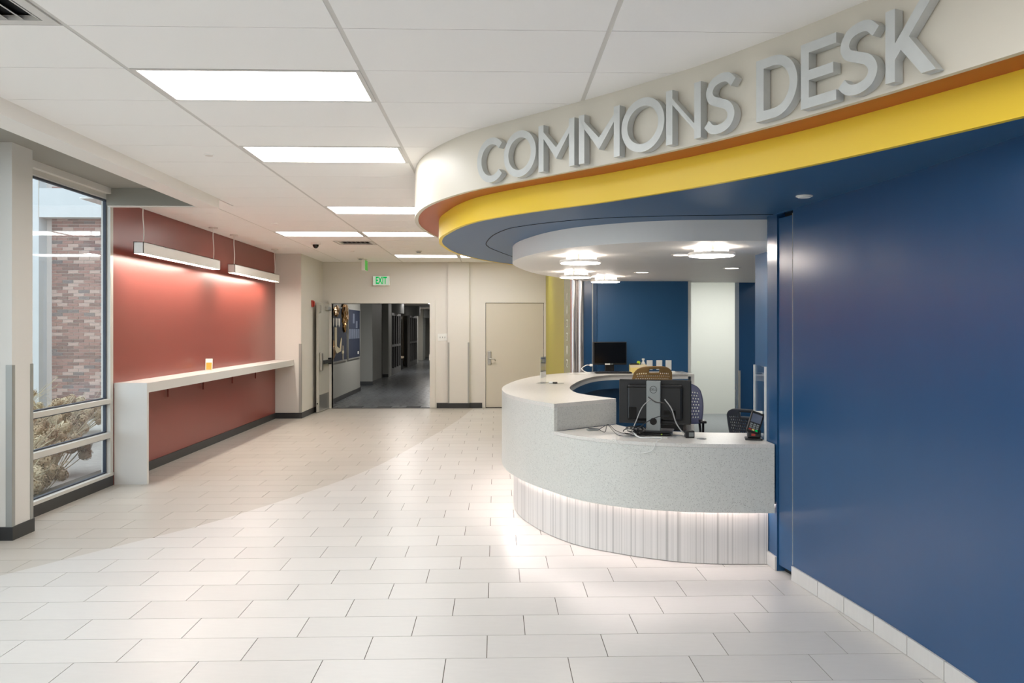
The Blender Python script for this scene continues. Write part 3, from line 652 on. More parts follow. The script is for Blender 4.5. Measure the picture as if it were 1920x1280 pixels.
t = empty('corridor_fill_light', (4.2, 14.2, 2.62)); obj('frame', bx(-.62, .62, -.31, .31, -.02, 0), M['fixt'], t); obj('diffuser', bx(-.58, .58, -.27, .27, -.026, -.02), emis('corridor_fill_lens', (1, .99, .96, 1), 16), t); tag(t, 'added unseen light for the pale corridor behind the blue wall', 'ceiling light')  # unseen lamp added so the pale corridor wall is not dark
t = empty('corridor_fill_light', (3.9, 9.4, 2.5)); obj('frame', bx(-.62, .62, -.31, .31, -.02, 0), M['fixt'], t); obj('diffuser', bx(-.58, .58, -.27, .27, -.026, -.02), M['lens'], t); tag(t, 'added unseen light above the work area behind the desk', 'ceiling light')  # unseen lamp, added to lighten the area behind the desk
# letters on the fascia
S_ARC = [0]
for a, b in zip(WC, WC[1:]): S_ARC.append(S_ARC[-1] + math.hypot(b[0] - a[0], b[1] - a[1]))
def on_curve(s, w):
    i = max(k for k in range(len(S_ARC) - 1) if S_ARC[k] <= s)
    u = (s - S_ARC[i]) / (S_ARC[i + 1] - S_ARC[i]); a, b = WC[i], WC[i + 1]
    def nrm(j):
        p, q = WC[max(0, j - 1)], WC[min(len(WC) - 1, j + 1)]; v = Vector((-(q[1] - p[1]), q[0] - p[0])).normalized(); return -v * sg
    n = (nrm(i) * (1 - u) + nrm(i + 1) * u).normalized()
    return (a[0] + (b[0] - a[0]) * u + n.x * w, a[1] + (b[1] - a[1]) * u + n.y * w)
sign = empty('wall_sign')
ZL0, ZH, WB, WF = 2.612, 0.285, 0.006, 0.052
def letter3d(pieces, sL, sR):
    w = sL - sR; V, F = [], []
    for poly in pieces:      # polygons (u 0..1 , v 0..1), convex, ccw in letter space
        n = len(poly); b0 = len(V)
        for wq in (WF, WB):
            for (u, v) in poly:
                x, y = on_curve(sL - u * w, wq); V.append((x, y, ZL0 + v * ZH))
        F += [tuple(range(b0, b0 + n)), tuple(range(b0 + 2 * n - 1, b0 + n - 1, -1))] + [(b0 + i, b0 + n + i, b0 + n + (i + 1) % n, b0 + (i + 1) % n) for i in range(n)]
    return V, F
def stroke(path, t, asp, closed=False):
    """centre-line in (u,v) with aspect; returns (left,right) outlines as one strip"""
    P = [(u * asp, v) for u, v in path]
    L = offs(P, t / 2, closed); R = offs(P, -t / 2, closed)
    return [(x / asp, y) for x, y in L], [(x / asp, y) for x, y in R]
def strip3d(path, sL, sR, closed=False, t=.155):
    w = sL - sR; asp = w / ZH; L, R = stroke(path, t, asp, closed); n = len(L); V, F = [], []
    for wq in (WF, WB):
        for P in (L, R):
            for u, v in P: x, y = on_curve(sL - u * w, wq); V.append((x, y, ZL0 + v * ZH))
    m_ = n if closed else n - 1
    for i in range(m_):
        j = (i + 1) % n
        F += [(i, j, n + j, n + i), (2 * n + i, 3 * n + i, 3 * n + j, 2 * n + j), (i, 2 * n + i, 2 * n + j, j), (n + i, n + j, 3 * n + j, 3 * n + i)]
    if not closed: F += [(0, n, 3 * n, 2 * n), (n - 1, 3 * n - 1, 4 * n - 1, 2 * n - 1)]
    return V, F
T = .155
def let(ch, sL, sR):
    w = (sL - sR) / ZH; tu = T / w
    if ch == 'O': return strip3d([(.5 + (.5 - tu / 2) * math.cos(a * PI / 24), .5 + (.5 - T / 2 + .015) * math.sin(a * PI / 24)) for a in range(48)], sL, sR, True)
    if ch == 'C':
        rx = 1 - tu / 2 - .42; 
        return strip3d([(.56 + (.56 - tu / 2) * math.cos(math.radians(a)), .5 + (.5 - T / 2 + .015) * math.sin(math.radians(a))) for a in range(42, 319, 6)], sL, sR)
    if ch == 'S':
        pts = [(.93, .80), (.75, .915), (.52, .935), (.28, .88), (.16, .74), (.24, .60), (.48, .52), (.74, .43), (.86, .28), (.76, .13), (.50, .065), (.24, .09), (.07, .20)]
        return strip3d([(p[0], p[1]) for p in cr([q + (0,) for q in pts], 4)], sL, sR)
    if ch == 'D':
        pts = [(tu / 2, T / 2), (tu / 2, 1 - T / 2)] + [(.42 + (.58 - tu / 2) * math.cos(math.radians(a)), .5 + (.5 - T / 2) * math.sin(math.radians(a))) for a in range(90, -91, -7)]
        return strip3d(pts, sL, sR, True)
    R_ = lambda u0, u1, v0, v1: [(u0, v0), (u1, v0), (u1, v1), (u0, v1)]
    if ch == 'E': return letter3d([R_(0, tu, 0, 1), R_(tu, 1, 0, T), R_(tu, 1, 1 - T, 1), R_(tu, .92, .5 - T / 2, .5 + T / 2)], sL, sR)
    if ch == 'N': return letter3d([R_(0, tu, 0, 1), R_(1 - tu, 1, 0, 1), [(0, 1), (tu, .72), (1, 0), (1 - tu, .28)]], sL, sR)
    if ch == 'M': return letter3d([R_(0, tu, 0, 1), R_(1 - tu, 1, 0, 1), [(0, 1), (tu, .70), (.5, .22), (.5, .46)], [(1, 1), (.5, .46), (.5, .22), (1 - tu, .70)]], sL, sR)
    if ch == 'K': return letter3d([R_(0, tu, 0, 1), [(tu, .30), (tu * 1.9, .46), (1, 1), (1 - tu * 1.35, 1), (tu, .52)], [(tu * 1.55, .42), (1 - tu * 1.25, 0), (1.03, 0), (tu * 2.3, .58)]], sL, sR)
LET = [('C', 4.236, 3.985), ('O', 3.973, 3.675), ('M', 3.651, 3.346), ('M', 3.309, 2.991), ('O', 2.977, 2.661), ('N', 2.649, 2.41), ('S', 2.385, 2.178), ('D', 2.049, 1.808), ('E', 1.788, 1.597), ('S', 1.585, 1.385), ('K', 1.353, 1.135)]
for ch, a, b in LET: obj('letter', let(ch, a, b), M['letter'], sign, smooth=(ch in 'OCSD'))
tag(sign, 'raised grey metal letters reading COMMONS DESK on the curved cream bulkhead', 'sign')

# drum lights
for (x, y), lab in (((1.675, 6.357), 'disc ceiling light nearest, above the payment end of the desk'), ((.73, 7.11), 'disc ceiling light nearest the left edge of the white drum, topmost of three'),
                    ((.885, 9.16), 'disc ceiling light in the middle of the three, before the steel column'), ((1.335, 10.02), 'disc ceiling light farthest back, in front of the blue rear wall')):
    t = empty('disc_light', (x, y, Z3))
    obj('canopy', ringv(0, 0, -.042, 0, .09, .11), M['halo'], t, smooth=True)
    obj('ring', join(ringv(0, 0, -.066, -.044, .171, .180), cyl(0, 0, -.048, -.042, .176, 32)), M['fixt'], t, smooth=True)
    obj('diffuser', cyl(0, 0, -.070, -.050, .170, 32), M['disc'], t, smooth=True)
    for a in (0.3, 2.4, 4.5): obj('bracket', bx(.14 * math.cos(a) - .01, .14 * math.cos(a) + .01, .14 * math.sin(a) - .01, .14 * math.sin(a) + .01, -.044, 0), M['fixt'], t)
    tag(t, lab, 'ceiling light', 'disc lights under the white drum')
for (x, y), lab in (((1.644, 9.226), 'small round downlight right of the three disc lights'), ((1.588, 7.009), 'small round downlight half hidden behind the nearest disc light'), ((2.461, 8.536), 'small round downlight nearest the white rear wall')):
    t = empty('downlight', (x, y, Z3)); obj('trim_ring', ringv(0, 0, -.006, .002, .07, .09), M['fixt'], t); obj('lens', cyl(0, 0, -.004, .001, .07), M['downl'], t); tag(t, lab, 'downlight')

# ------------------------------------------------------------------ desk rear structures
rw = empty('wall_desk'); struct(rw)
obj('blue_panel', bx(1.36, 2.58, 11.0, 11.2, 0, 3.035), M['bluesoft'], rw)
obj('blue_recess', bx(1.30, 1.36, 11.06, 11.2, 0, 3.035), M['bluesoft'], rw)
obj('reveal_strip', bx(1.288, 1.302, 11.02, 11.06, 0, 2.3), M['greyp'], rw)
obj('blue_side_panel', bx(1.13, 1.288, 11.03, 11.2, 0, 3.035), M['blue'], rw)
obj('corridor_blue_panel', bx(3.36, 5.2, 11.3, 11.5, 0, 3.035), M['blue'], rw)
obj('corner_guard', bx(3.35, 3.375, 11.28, 11.3, .1, 1.06), M['guard'], rw)
obj('pale_wall', bx(1.06, 5.2, 15.66, 15.9, 0, 3.035), M['frost'], rw)
obj('outer_wall', join(bx(5.05, 5.2, 5.4, 17.1, 0, 3.035), bx(2.4, 5.2, 5.4, 5.75, 0, 3.035), bx(2.58, 2.62, 11.0, 15.7, 0, 3.035)), M['frost'], rw)
lw = empty('wall_lime'); struct(lw)
obj('lime_panel', bx(1.03, 1.12, 12.45, 17.0, 0, 3.035), M['lime'], lw)
obj('pylon', bx(1.03, 1.12, 11.2, 12.45, 0, 3.035), M['oliveglass'], lw)
vs_ = empty('vertical_sign', (1.028, 11.9, 1.52))
for k, ch in enumerate('COMMONS'):
    text('letter', ch, .24, (0, 0, .58 - k * .193), (PI / 2, -PI/2 + PI, -PI / 2), M['paper'], vs_, .002, 0.75)
for o in vs_.children: o.rotation_euler = Matrix(((0, 0, -1), (0, -1, 0), (-1, 0, 0))).to_euler()
tag(vs_, 'white letters COMMONS running down the narrow olive glass panel', 'sign')
sc = empty('steel_column', (1.085, 11.0, 0))
obj('shaft', cyl(-.047, 0, 0, 2.6, .046, 20), M['steelcol'], sc, smooth=True); obj('shaft', cyl(.047, 0, 0, 2.6, .046, 20), M['steelcol'], sc, smooth=True); obj('web', bx(-.03, .03, .0, .05, 0, 2.6), M['steelcol'], sc)
sc['kind'] = 'structure'

# outlets
for k, x in enumerate((2.06, 2.19, 2.315)):
    t = empty('wall_outlet', (x, 10.997, 1.15)); obj('plate', bevbox(-.04, .04, -.006, .003, -.064, .064, .003, 1), M['whitep'], t); obj('socket', bx(-.017, .017, -.009, -.006, .008, .04), M['paper'], t); obj('socket', bx(-.017, .017, -.009, -.006, -.04, -.008), M['paper'], t)
    tag(t, ('white outlet plate nearest the tan chair on the blue wall', 'middle white outlet plate of three on the blue wall', 'white outlet plate nearest the pale corridor on the blue wall')[k], 'outlet', 'outlet plates on the blue wall')

# ------------------------------------------------------------------ reception desk
HT, HL, HB = 1.067, 0.857, 0.388
OUT = [(1.896, 5.557), (1.7, 5.565), (1.5, 5.58), (1.3, 5.612), (1.14, 5.655), (.944, 5.735), (.79, 5.84), (.67, 5.94), (.55, 6.10), (.445, 6.30)]
OUT2 = [(.445, 6.30), (.375, 6.44), (.30, 6.60), (.23, 6.78), (.17, 6.98), (.12, 7.17), (.085, 7.37), (.062, 7.62), (.056, 7.86), (.07, 8.15), (.105, 8.45), (.19, 8.95), (.30, 9.40), (.42, 9.80), (.56, 10.13), (.72, 10.40), (.90, 10.60), (1.08, 10.74)]
O1 = [(p[0], p[1]) for p in cr([p + (0,) for p in OUT], 4)]; O2 = [(p[0], p[1]) for p in cr([p + (0,) for p in OUT2], 4)]
desk = empty('reception_desk')
full = O1 + O2[1:]
tops = [HL - .025] * (len(O1) - 1) + [HL - .025] + [HT - .03] * (len(O2) - 1)
s2 = 1 if offs(full, .05)[len(full) // 2][0] > full[len(full) // 2][0] else -1
obj('front_panel', ribbon(full, s2 * .03, HB, 1, tops=[HL - .026] * len(full)), M['terr'], desk, smooth=True)
obj('upper_front_panel', ribbon(O2, s2 * .03, HL - .026, HT - .03), M['terr'], desk, smooth=True)
INN = [(.99, 6.775), (.905, 6.92), (.838, 7.06), (.775, 7.2), (.727, 7.37), (.706, 7.62), (.71, 7.9), (.74, 8.18), (.80, 8.5), (.90, 8.95), (1.017, 9.38), (1.12, 9.68), (1.254, 9.95), (1.45, 10.13), (1.75, 10.22), (2.08, 10.28), (2.42, 10.31)]
I2 = [(p[0], p[1]) for p in cr([p + (0,) for p in INN], 4)]
top_poly = O2 + [(1.2, 10.85), (1.4, 10.99), (2.5, 10.99), (2.5, 10.32)] + I2[::-1]
obj('upper_counter', prism(top_poly, HT - .03, HT), M['terrlit'], desk)
obj('counter_edge', ribbon(I2, .006, HT - .062, HT - .002), M['laminate'], desk, smooth=True)
LIN = [(.985, 6.74), (1.05, 6.56), (1.20, 6.38), (1.36, 6.27), (1.55, 6.21), (1.75, 6.18), (1.93, 6.17)]
L2 = [(p[0], p[1]) for p in cr([p + (0,) for p in LIN], 4)]
low_poly = O1[::-1][0:1] + [p for p in O1[::-1][1:]] + [(1.96, 5.557)][:0] + [(1.897, 6.17)] + L2[::-1][1:] + [(.60, 6.40)]
obj('lower_counter', prism(low_poly, HL - .025, HL), M['terrlit'], desk)
obj('riser_panel', ribbon([(.446, 6.302), (.992, 6.772)], .03, HL, HT - .03), M['terr'], desk)
TK = [(1.897, 5.692), (1.587, 5.702), (1.42, 5.725), (1.275, 5.768), (1.12, 5.845), (.972, 5.933), (.766, 6.085), (.65, 6.195), (.556, 6.315), (.443, 6.512), (.339, 6.758), (.25, 7.03), (.205, 7.22), (.175, 7.48), (.168, 7.75), (.175, 8.0), (.205, 8.35), (.28, 8.85), (.39, 9.35), (.57, 9.85), (.82, 10.25), (1.1, 10.5)]
TC = [(p[0], p[1]) for p in cr([p + (0,) for p in TK], 4)]
tk = obj('toe_panel', ribbon(TC, s2 * .02, .004, HB + .06), M['stripe'], desk, smooth=True)
uv = tk.data.uv_layers.new(name='UVMap'); arc = [0]
for a, b in zip(TC, TC[1:]): arc.append(arc[-1] + math.hypot(b[0] - a[0], b[1] - a[1]))
nT = len(TC)
for lp in tk.data.loops: uv.data[lp.index].uv = (arc[lp.vertex_index % nT], 0)
nb = offs(TC, -s2 * .10)
obj('overhang_soffit', band(offs(TC, -s2 * .001), offs(TC, -s2 * .06), HB + .045, HB + .055), M['laminate'], desk)
obj('led_strip', band(offs(TC, -s2 * .006), offs(TC, -s2 * .024), HB + .034, HB + .044), M['led'], desk)
obj('inner_apron', ribbon(I2, .02, .90, HT - .062), M['bluesoft'], desk, smooth=True)
obj('inner_cabinet', ribbon(offs(I2, .22), .02, .004, HT - .03), M['bluesoft'], desk, smooth=True)
obj('partition', bx(.86, .90, 6.85, 7.2, .004, HT - .06), M['bluesoft'], desk)
obj('end_leg', bx(2.46, 2.5, 10.32, 10.98, 0.004, HT - .03), M['laminate'], desk)
obj('lower_support', ribbon([(1.0, 6.70), (1.22, 6.34), (1.55, 6.17), (1.88, 6.14)], .02, .004, HL - .025), M['bluesoft'], desk)
gm = obj('cable_grommet', ringv(1.466, 5.84, HL, HL + .004, .022, .034, 24), M['greyp'], desk); obj('grommet_cap', cyl(1.466, 5.84, HL, HL + .003, .024, 24), M['black'], desk)
tag(desk, 'curved speckled quartz reception desk with glowing striped base', 'desk')

# ------------------------------------------------------------------ shelf along the red wall
sh = empty('wall_shelf')
obj('top', bx(-4.02, -3.68, 8.79, 15.10, 1.015, 1.067), M['laminate'], sh)
obj('front_edge', bx(-3.70, -3.678, 8.83, 15.10, .965, 1.066), M['laminate'], sh)
obj('end_panel', bx(-4.015, -3.675, 8.785, 8.83, .0, 1.069), M['laminate'], sh)
for y in (10.15, 11.36, 12.6, 13.8): obj('bracket', join(bx(-4.0, -3.98, y - .014, y + .014, .81, 1.015), bx(-3.98, -3.76, y - .014, y + .014, .995, 1.015)), M['red'], sh)
tag(sh, 'long white laminate counter shelf running along the red wall', 'shelf')
t = empty('flyer_holder', (-3.88, 11.25, 1.067), 0.25); obj('back_sheet', xf(bx(-.055, .055, -.002, .002, 0, .19), Matrix.Rotation(-.3, 4, 'X')), M['acrylic'], t)
obj('flyer', xf(bx(-.045, .045, -.006, -.003, .01, .17), Matrix.Rotation(-.3, 4, 'X')), M['paper'], t); obj('orange_panel', xf(bx(-.035, .035, -.008, -.006, .015, .115), Matrix.Rotation(-.3, 4, 'X')), M['orangep'], t)
obj('foot', bx(-.055, .055, -.08, .02, 0, .004), M['whitep'], t); obj('pocket', bx(-.055, .055, -.062, -.058, .004, .05), M['acrylic'], t)
tag(t, 'small clear holder with an orange and white flyer on the wall shelf', 'flyer holder')

# pendants
def pendant(y0, y1, label):
    t = empty('pendant_light', (-3.80, (y0 + y1) / 2, 2.44)); L = (y1 - y0) / 2
    obj('housing', join(bx(-.052, -.046, -L, L, 0, .125), bx(.046, .052, -L, L, 0, .125), bx(-.052, .052, -L, L, .119, .125), bx(-.052, .052, -L, -L + .006, 0, .125), bx(-.052, .052, L - .006, L, 0, .125)), M['fixt'], t)
    obj('diffuser', bx(-.046, .046, -L + .006, L - .006, .008, .014), M['plens'], t)
    for y in (-L + .12, L - .12):
        obj('cable', tube([(0, y, .125), (.006, y, .25), (-.004, y, .42), (0, y, .555)], .006), M['fixt'], t, smooth=True)
        obj('canopy', cyl(0, y, .545, .56, .06), M['fixt'], t, smooth=True)
    tag(t, label, 'pendant light', 'linear pendants on the red wall')
pendant(8.87, 11.31, 'nearer long white box pendant lighting the red wall'); pendant(11.95, 14.38, 'farther long white box pendant lighting the red wall')

# ------------------------------------------------------------------ chairs
def perforated_back(w, h, cols=38, rows=26, bend=.06, lean=.12, hole=True):
    V, F = [], []; 
    def pt(i, j):
        u = i / cols * 2 - 1; v = j / rows
        # rounded outline
        ww = w / 2 * (0.90 + .10 * math.sin(v * PI)) * (1 - .10 * max(0, (v - .85) / .15) ** 2)
        zz = v * h - .035 * (abs(u) ** 4) * (1 if v > .5 else -.4) * abs(v - .5) * 2
        return (u * ww, bend * u * u * -1 + lean * v * v, zz)
    for j in range(rows + 1):
        for i in range(cols + 1): V.append(pt(i, j))
    for j in range(rows):
        for i in range(cols):
            u = (i + .5) / cols * 2 - 1; v = (j + .5) / rows
            if hole and abs(u) < .84 and .12 < v < .84 and j % 2 == 0 and (i + (j // 2) % 2) % 2 == 0 and not (abs(u) < .32 and v > .78): continue
            if abs(u) < .24 and .80 < v < .92: continue
            a = j * (cols + 1) + i; F.append((a, a + 1, a + cols + 2, a + cols + 1))
    return V, F
def chair(name, loc, rz, m, label, seat_z=.60, back_h=.40, w=.46, arms=False, rows=26):
    t = empty(name, loc, rz)
    b = obj('backrest', xf(perforated_back(w, back_h, rows=rows), Matrix.Translation((0, .20, seat_z + .14))), m, t, smooth=True)
    md = b.modifiers.new('thickness', 'SOLIDIFY'); md.thickness = .008
    obj('seat', bevbox(-w / 2, w / 2, -.22, .20, seat_z, seat_z + .045, .02, 2), m, t, smooth=True)
    obj('back_frame', join(tube([(-w / 2 + .03, .10, seat_z), (-w / 2 + .02, .22, seat_z + .05), (-w / 2 + .035, .215, seat_z + .2)], .012), tube([(w / 2 - .03, .10, seat_z), (w / 2 - .02, .22, seat_z + .05), (w / 2 - .035, .215, seat_z + .2)], .012)), M['black'], t, smooth=True)
    obj('gas_lift', join(cyl(0, 0, .10, seat_z - .02, .025, 12), cyl(0, 0, .10, .3, .035, 12), bx(-.09, .09, -.09, .09, seat_z - .03, seat_z)), M['black'], t)
    for k in range(5):
        a = 2 * PI * k / 5 + .3
        sp_ = obj('leg', tube([(0, 0, .12), (.15 * math.cos(a), .15 * math.sin(a), .105), (.29 * math.cos(a), .29 * math.sin(a), .075)], .018), M['black'], t, smooth=True)
        obj('caster', xf(cyl(0, 0, -.02, .02, .032, 14), Matrix.Translation((.29 * math.cos(a), .29 * math.sin(a), .036)) @ Matrix.Rotation(a, 4, 'Z') @ Matrix.Rotation(PI / 2, 4, 'X')), M['black'], sp_)
    if arms:
        for sx in (-1, 1):
            obj('armrest', join(tube([(sx * (w / 2 - .05), .05, seat_z + .02), (sx * (w / 2 - .02), .05, seat_z + .06), (sx * (w / 2 - .02), .02, seat_z + .17)], .012), bevbox(sx * (w / 2 - .02) - .03, sx * (w / 2 - .02) + .03, -.02, .14, seat_z + .17, seat_z + .195, .008)), M['black'], t, smooth=True)
    tag(t, label, 'chair'); return t
chair('stool_chair', (1.745, 9.42, .004), PI + .06, M['tan'], 'tan perforated-back stool chair behind the monitor on the desk', .70, .38)
chair('stool_chair', (1.80, 7.95, .004), -0.12, M['chairnavy'], 'navy-backed office chair mostly hidden behind the large monitor', .55, .40, arms=True)
chair('office_chair', (2.50, 7.75, .004), PI - .75, M['chairdark'], 'dark perforated-back chair beside the payment terminal', .38, .38, .46)

# ------------------------------------------------------------------ things on the front counter
mo = empty('desktop_monitor', (1.175, 6.10, HL), -.30)
obj('body', join(bevbox(-.265, .27, .03, .055, .075, .405, .006, 1), bevbox(-.20, .21, -.002, .03, .10, .37, .018, 2)), M['black'], mo)
obj('screen', bx(-.255, .26, .055, .057, .09, .395), M['screen'], mo)
obj('stand_column', bevbox(-.052, .052, -.035, -.008, .02, .40, .004, 1), M['greyp'], mo)
obj('stand_base', bevbox(-.14, .14, -.10, .12, .022, .034, .005, 1), M['black'], mo)
obj('dock', bevbox(-.12, .13, -.08, .10, .0, .022, .006, 1), M['black'], mo)
obj('logo_ring', xf(ringv(0, 0, 0, .0015, .024, .027, 28), Matrix.Translation((0, -.035, .335)) @ Matrix.Rotation(PI / 2, 4, 'X')), M['black'], mo)
text('logo_lettering', 'DELL', .021, (0, -.0362, .335), (PI / 2, 0, 0), M['black'], mo, .0005)
obj('cable_hole', xf(cyl(0, 0, 0, .004, .026, 20), Matrix.Translation((.0, -.035, .10)) @ Matrix.Rotation(PI / 2, 4, 'X')), M['screen'], mo)
obj('port_cover', bx(-.185, -.13, -.006, -.002, .11, .20), M['screen'], mo); obj('port_cover', bx(.07, .16, -.006, -.002, .11, .18), M['screen'], mo)
obj('vent_slot', bx(-.20, -.06, -.004, -.001, .345, .352), M['screen'], mo); obj('vent_slot', bx(.06, .20, -.004, -.001, .345, .352), M['screen'], mo)
obj('indicator', bx(.06, .07, -.082, -.08, .008, .016), M['greenbulb'], mo)
tag(mo, 'large black monitor seen from behind on a grey stand on the desk', 'monitor')
def cable(name, pts, r, m, label, group='cables on the front counter'):
    o = obj(name, tube(pts, r, 6, 8), M[m], None, smooth=True); tag(o, label, 'cable', group); return o
Z = HL
cable('power_cable', [(1.14, 6.02, Z + .27), (1.07, 5.98, Z + .22), (1.02, 5.96, Z + .12), (.99, 5.96, Z + .03), (1.04, 5.94, Z + .006)], .004, 'cablegrey', 'grey cable looping down left of the monitor stand')
cable('power_cable', [(1.235, 6.00, Z + .27), (1.28, 5.97, Z + .2), (1.31, 5.95, Z + .10), (1.36, 5.93, Z + .03), (1.40, 5.93, Z + .03)], .0045, 'cablegrey', 'grey cable looping down right of the monitor stand to the black adapter')
cable('black_cable', [(1.12, 6.03, Z + .285), (1.17, 6.0, Z + .25), (1.235, 6.0, Z + .235), (1.29, 5.98, Z + .16), (1.32, 5.97, Z + .08)], .005, 'black', 'thin black cable crossing the monitor stand')
cable('black_cable', [(1.0, 5.98, Z + .02), (1.08, 5.95, Z + .10), (1.18, 5.97, Z + .145), (1.26, 5.97, Z + .15)], .003, 'black', 'thin black cable rising from the tangle to the stand hole')
cable('white_cable', [(1.19, 5.85, Z + .014), (1.15, 5.75, Z + .004), (1.11, 5.675, Z + .003), (1.07, 5.665, Z - .06), (.96, 5.705, Z - .075), (.87, 5.77, Z - .03), (.84, 5.80, Z + .003), (.83, 5.86, Z + .004)], .0025, 'whitep', 'thin white cable drooping over the front of the counter')
cable('white_cable', [(1.0, 5.97, Z + .03), (1.03, 5.90, Z + .006), (1.12, 5.87, Z + .006), (1.22, 5.84, Z + .008)], .005, 'whitep', 'white cable curling beneath the monitor stand')
cable('mouse_cable', [(.79, 6.31, Z + .012), (.84, 6.26, Z + .05), (.86, 6.24, Z + .055), (.90, 6.2, Z + .02), (.95, 6.15, Z + .004), (1.0, 6.1, Z + .01)], .0025, 'black', 'thin black cable running from the small silver gadget')
cable('mouse_cable', [(.79, 6.30, Z + .012), (.825, 6.22, Z + .004), (.85, 6.24, Z + .052), (.90, 6.03, Z + .004), (1.02, 6.0, Z + .004)], .0025, 'black', 'thin black kinked cable lying left of the cable tangle')
V = []; rnd = random.Random(5)
parts = []
for k in range(9):
    c = Vector((1.0 + rnd.uniform(-.03, .06), 5.99 + rnd.uniform(-.03, .03), Z + .035 + rnd.uniform(-.004, .02))); ax = rnd.uniform(0, PI); pts = []
    for a in range(9):
        th = a / 8 * 2 * PI * .9; p = Vector((math.cos(th) * .045, math.sin(th) * .016, math.sin(th) * .022)); p.rotate(Matrix.Rotation(ax, 3, 'Z')); pts.append(tuple(c + p))
    parts.append(tube(pts, .004, 6, 3))
tag(obj('cable_bundle', join(*parts), M['black'], None, smooth=True), 'tangled coil of black cables left of the monitor base', 'cable bundle')
t = empty('power_adapter', (1.40, 5.91, Z)); obj('brick', bevbox(-.035, .03, -.02, .035, 0, .052, .006), M['black'], t); obj('label_plate', bx(-.012, .024, -.0215, -.02, .01, .04), M['greyp'], t); tag(t, 'small black box right of the monitor base on the counter', 'power adapter')
t = empty('usb_hub', (1.24, 6.30, Z)); obj('case', bevbox(0, .20, 0, .06, 0, .05, .006), M['black'], t); obj('lid', bevbox(.01, .19, .005, .055, .05, .056, .003), M['greyp'], t); tag(t, 'flat black device box behind the monitor base', 'device')
t = empty('gadget', (.745, 6.335, Z), .2); obj('body', bevbox(-.045, .045, -.02, .02, 0, .014, .005), M['greyp'], t); obj('flap', xf(bevbox(-.035, .05, -.016, .016, .014, .018, .001, 1), Matrix.Rotation(.08, 4, 'Y')), M['chairdark'], t); tag(t, 'small silver gadget lying by the riser on the lower counter', 'gadget')
# payment terminal
t = empty('payment_terminal', (1.828, 5.80, HL), -.25); t.scale = (1.08, 1.08, 1.08)
obj('base', join(bevbox(-.055, .055, -.05, .06, 0, .012, .004), bevbox(-.04, .045, -.03, .05, .012, .07, .008)), M['black'], t)
R1 = Matrix.Translation((0, -.01, .06)) @ Matrix.Rotation(-.62, 4, 'X')
R1 = Matrix.Translation((-.005, -.045, .065)) @ Matrix.Rotation(.32, 4, 'Y') @ Matrix.Rotation(-.45, 4, 'X')
obj('body', xf(bevbox(-.042, .042, -.002, .035, -.01, .135, .008), R1), M['black'], t)
obj('screen', xf(bx(-.032, .032, -.0035, -.002, .055, .115), R1), M['photo'], t)
for a in range(3):
    for b in range(4):
        mk = M['greyp'] if b else (M['redp'], M['yellowp'], M['green'])[a]
        obj('key', xf(bx(-.030 + a * .021, -.014 + a * .021, -.005, -.002, -.002 + b * .013, .007 + b * .013), R1), mk, t)
obj('badge', bx(-.015, .01, -.0315, -.03, .028, .042), M['redp'], t)
obj('paper_roll', xf(cyl(0, 0, -.028, .028, .02, 16), Matrix.Translation((.03, .03, .165)) @ Matrix.Rotation(PI / 2, 4, 'Y')), M['paper'], t, smooth=True)
tag(t, 'black card payment terminal with coloured keys at the desk end', 'payment terminal')
t = empty('acrylic_panel', (1.893, 5.735, HL), -.09)
obj('sheet', bx(-.004, .004, .0, .34, .0, .52), M['acrylic'], t); obj('edge_strip', bx(-.008, .006, -.005, .007, 0, .52), M['whitep'], t); obj('edge_strip', bx(-.008, .006, .333, .345, 0, .52), M['whitep'], t); obj('foot', bx(-.03, .006, .0, .34, 0, .006), M['acrylic'], t)
tag(t, 'clear acrylic panel with white edges standing at the desk end', 'acrylic panel')
# upper counter left
t = empty('sign_holder', (.50, 8.67, HT), 1.25); obj('sheet', bx(-.11, .11, -.002, .002, .0, .28), M['acrylic'], t); obj('card', bx(-.10, .10, .003, .0045, .12, .27), M['guard'], t); obj('foot', bx(-.11, .11, -.05, .05, 0, .005), M['acrylic'], t); obj('clip', bx(-.10, .10, .0, .008, .06, .12), M['whitep'], t); tag(t, 'clear acrylic sign holder standing on the upper counter', 'sign holder')
t = empty('key_ring', (.62, 8.60, HT)); obj('ring', xf(ringv(0, 0, 0, .003, .018, .022, 20), Matrix.Translation((-.03, 0, .002))), M['steel'], t); obj('fob', bevbox(-.07, -.01, -.02, .02, .002, .022, .006), M['whitep'], t); obj('fob', bevbox(-.03, .02, -.03, .01, .002, .018, .005), M['black'], t)
for a in (-.25, .1): obj('key', xf(join(cyl(0, 0, .003, .006, .014, 10), bx(.01, .07, -.004, .004, .003, .006)), Matrix.Translation((.02, 0, 0)) @ Matrix.Rotation(a, 4, 'Z')), M['steel'], t)
tag(t, 'bunch of keys lying on the upper counter beside the clear holder', 'keys')
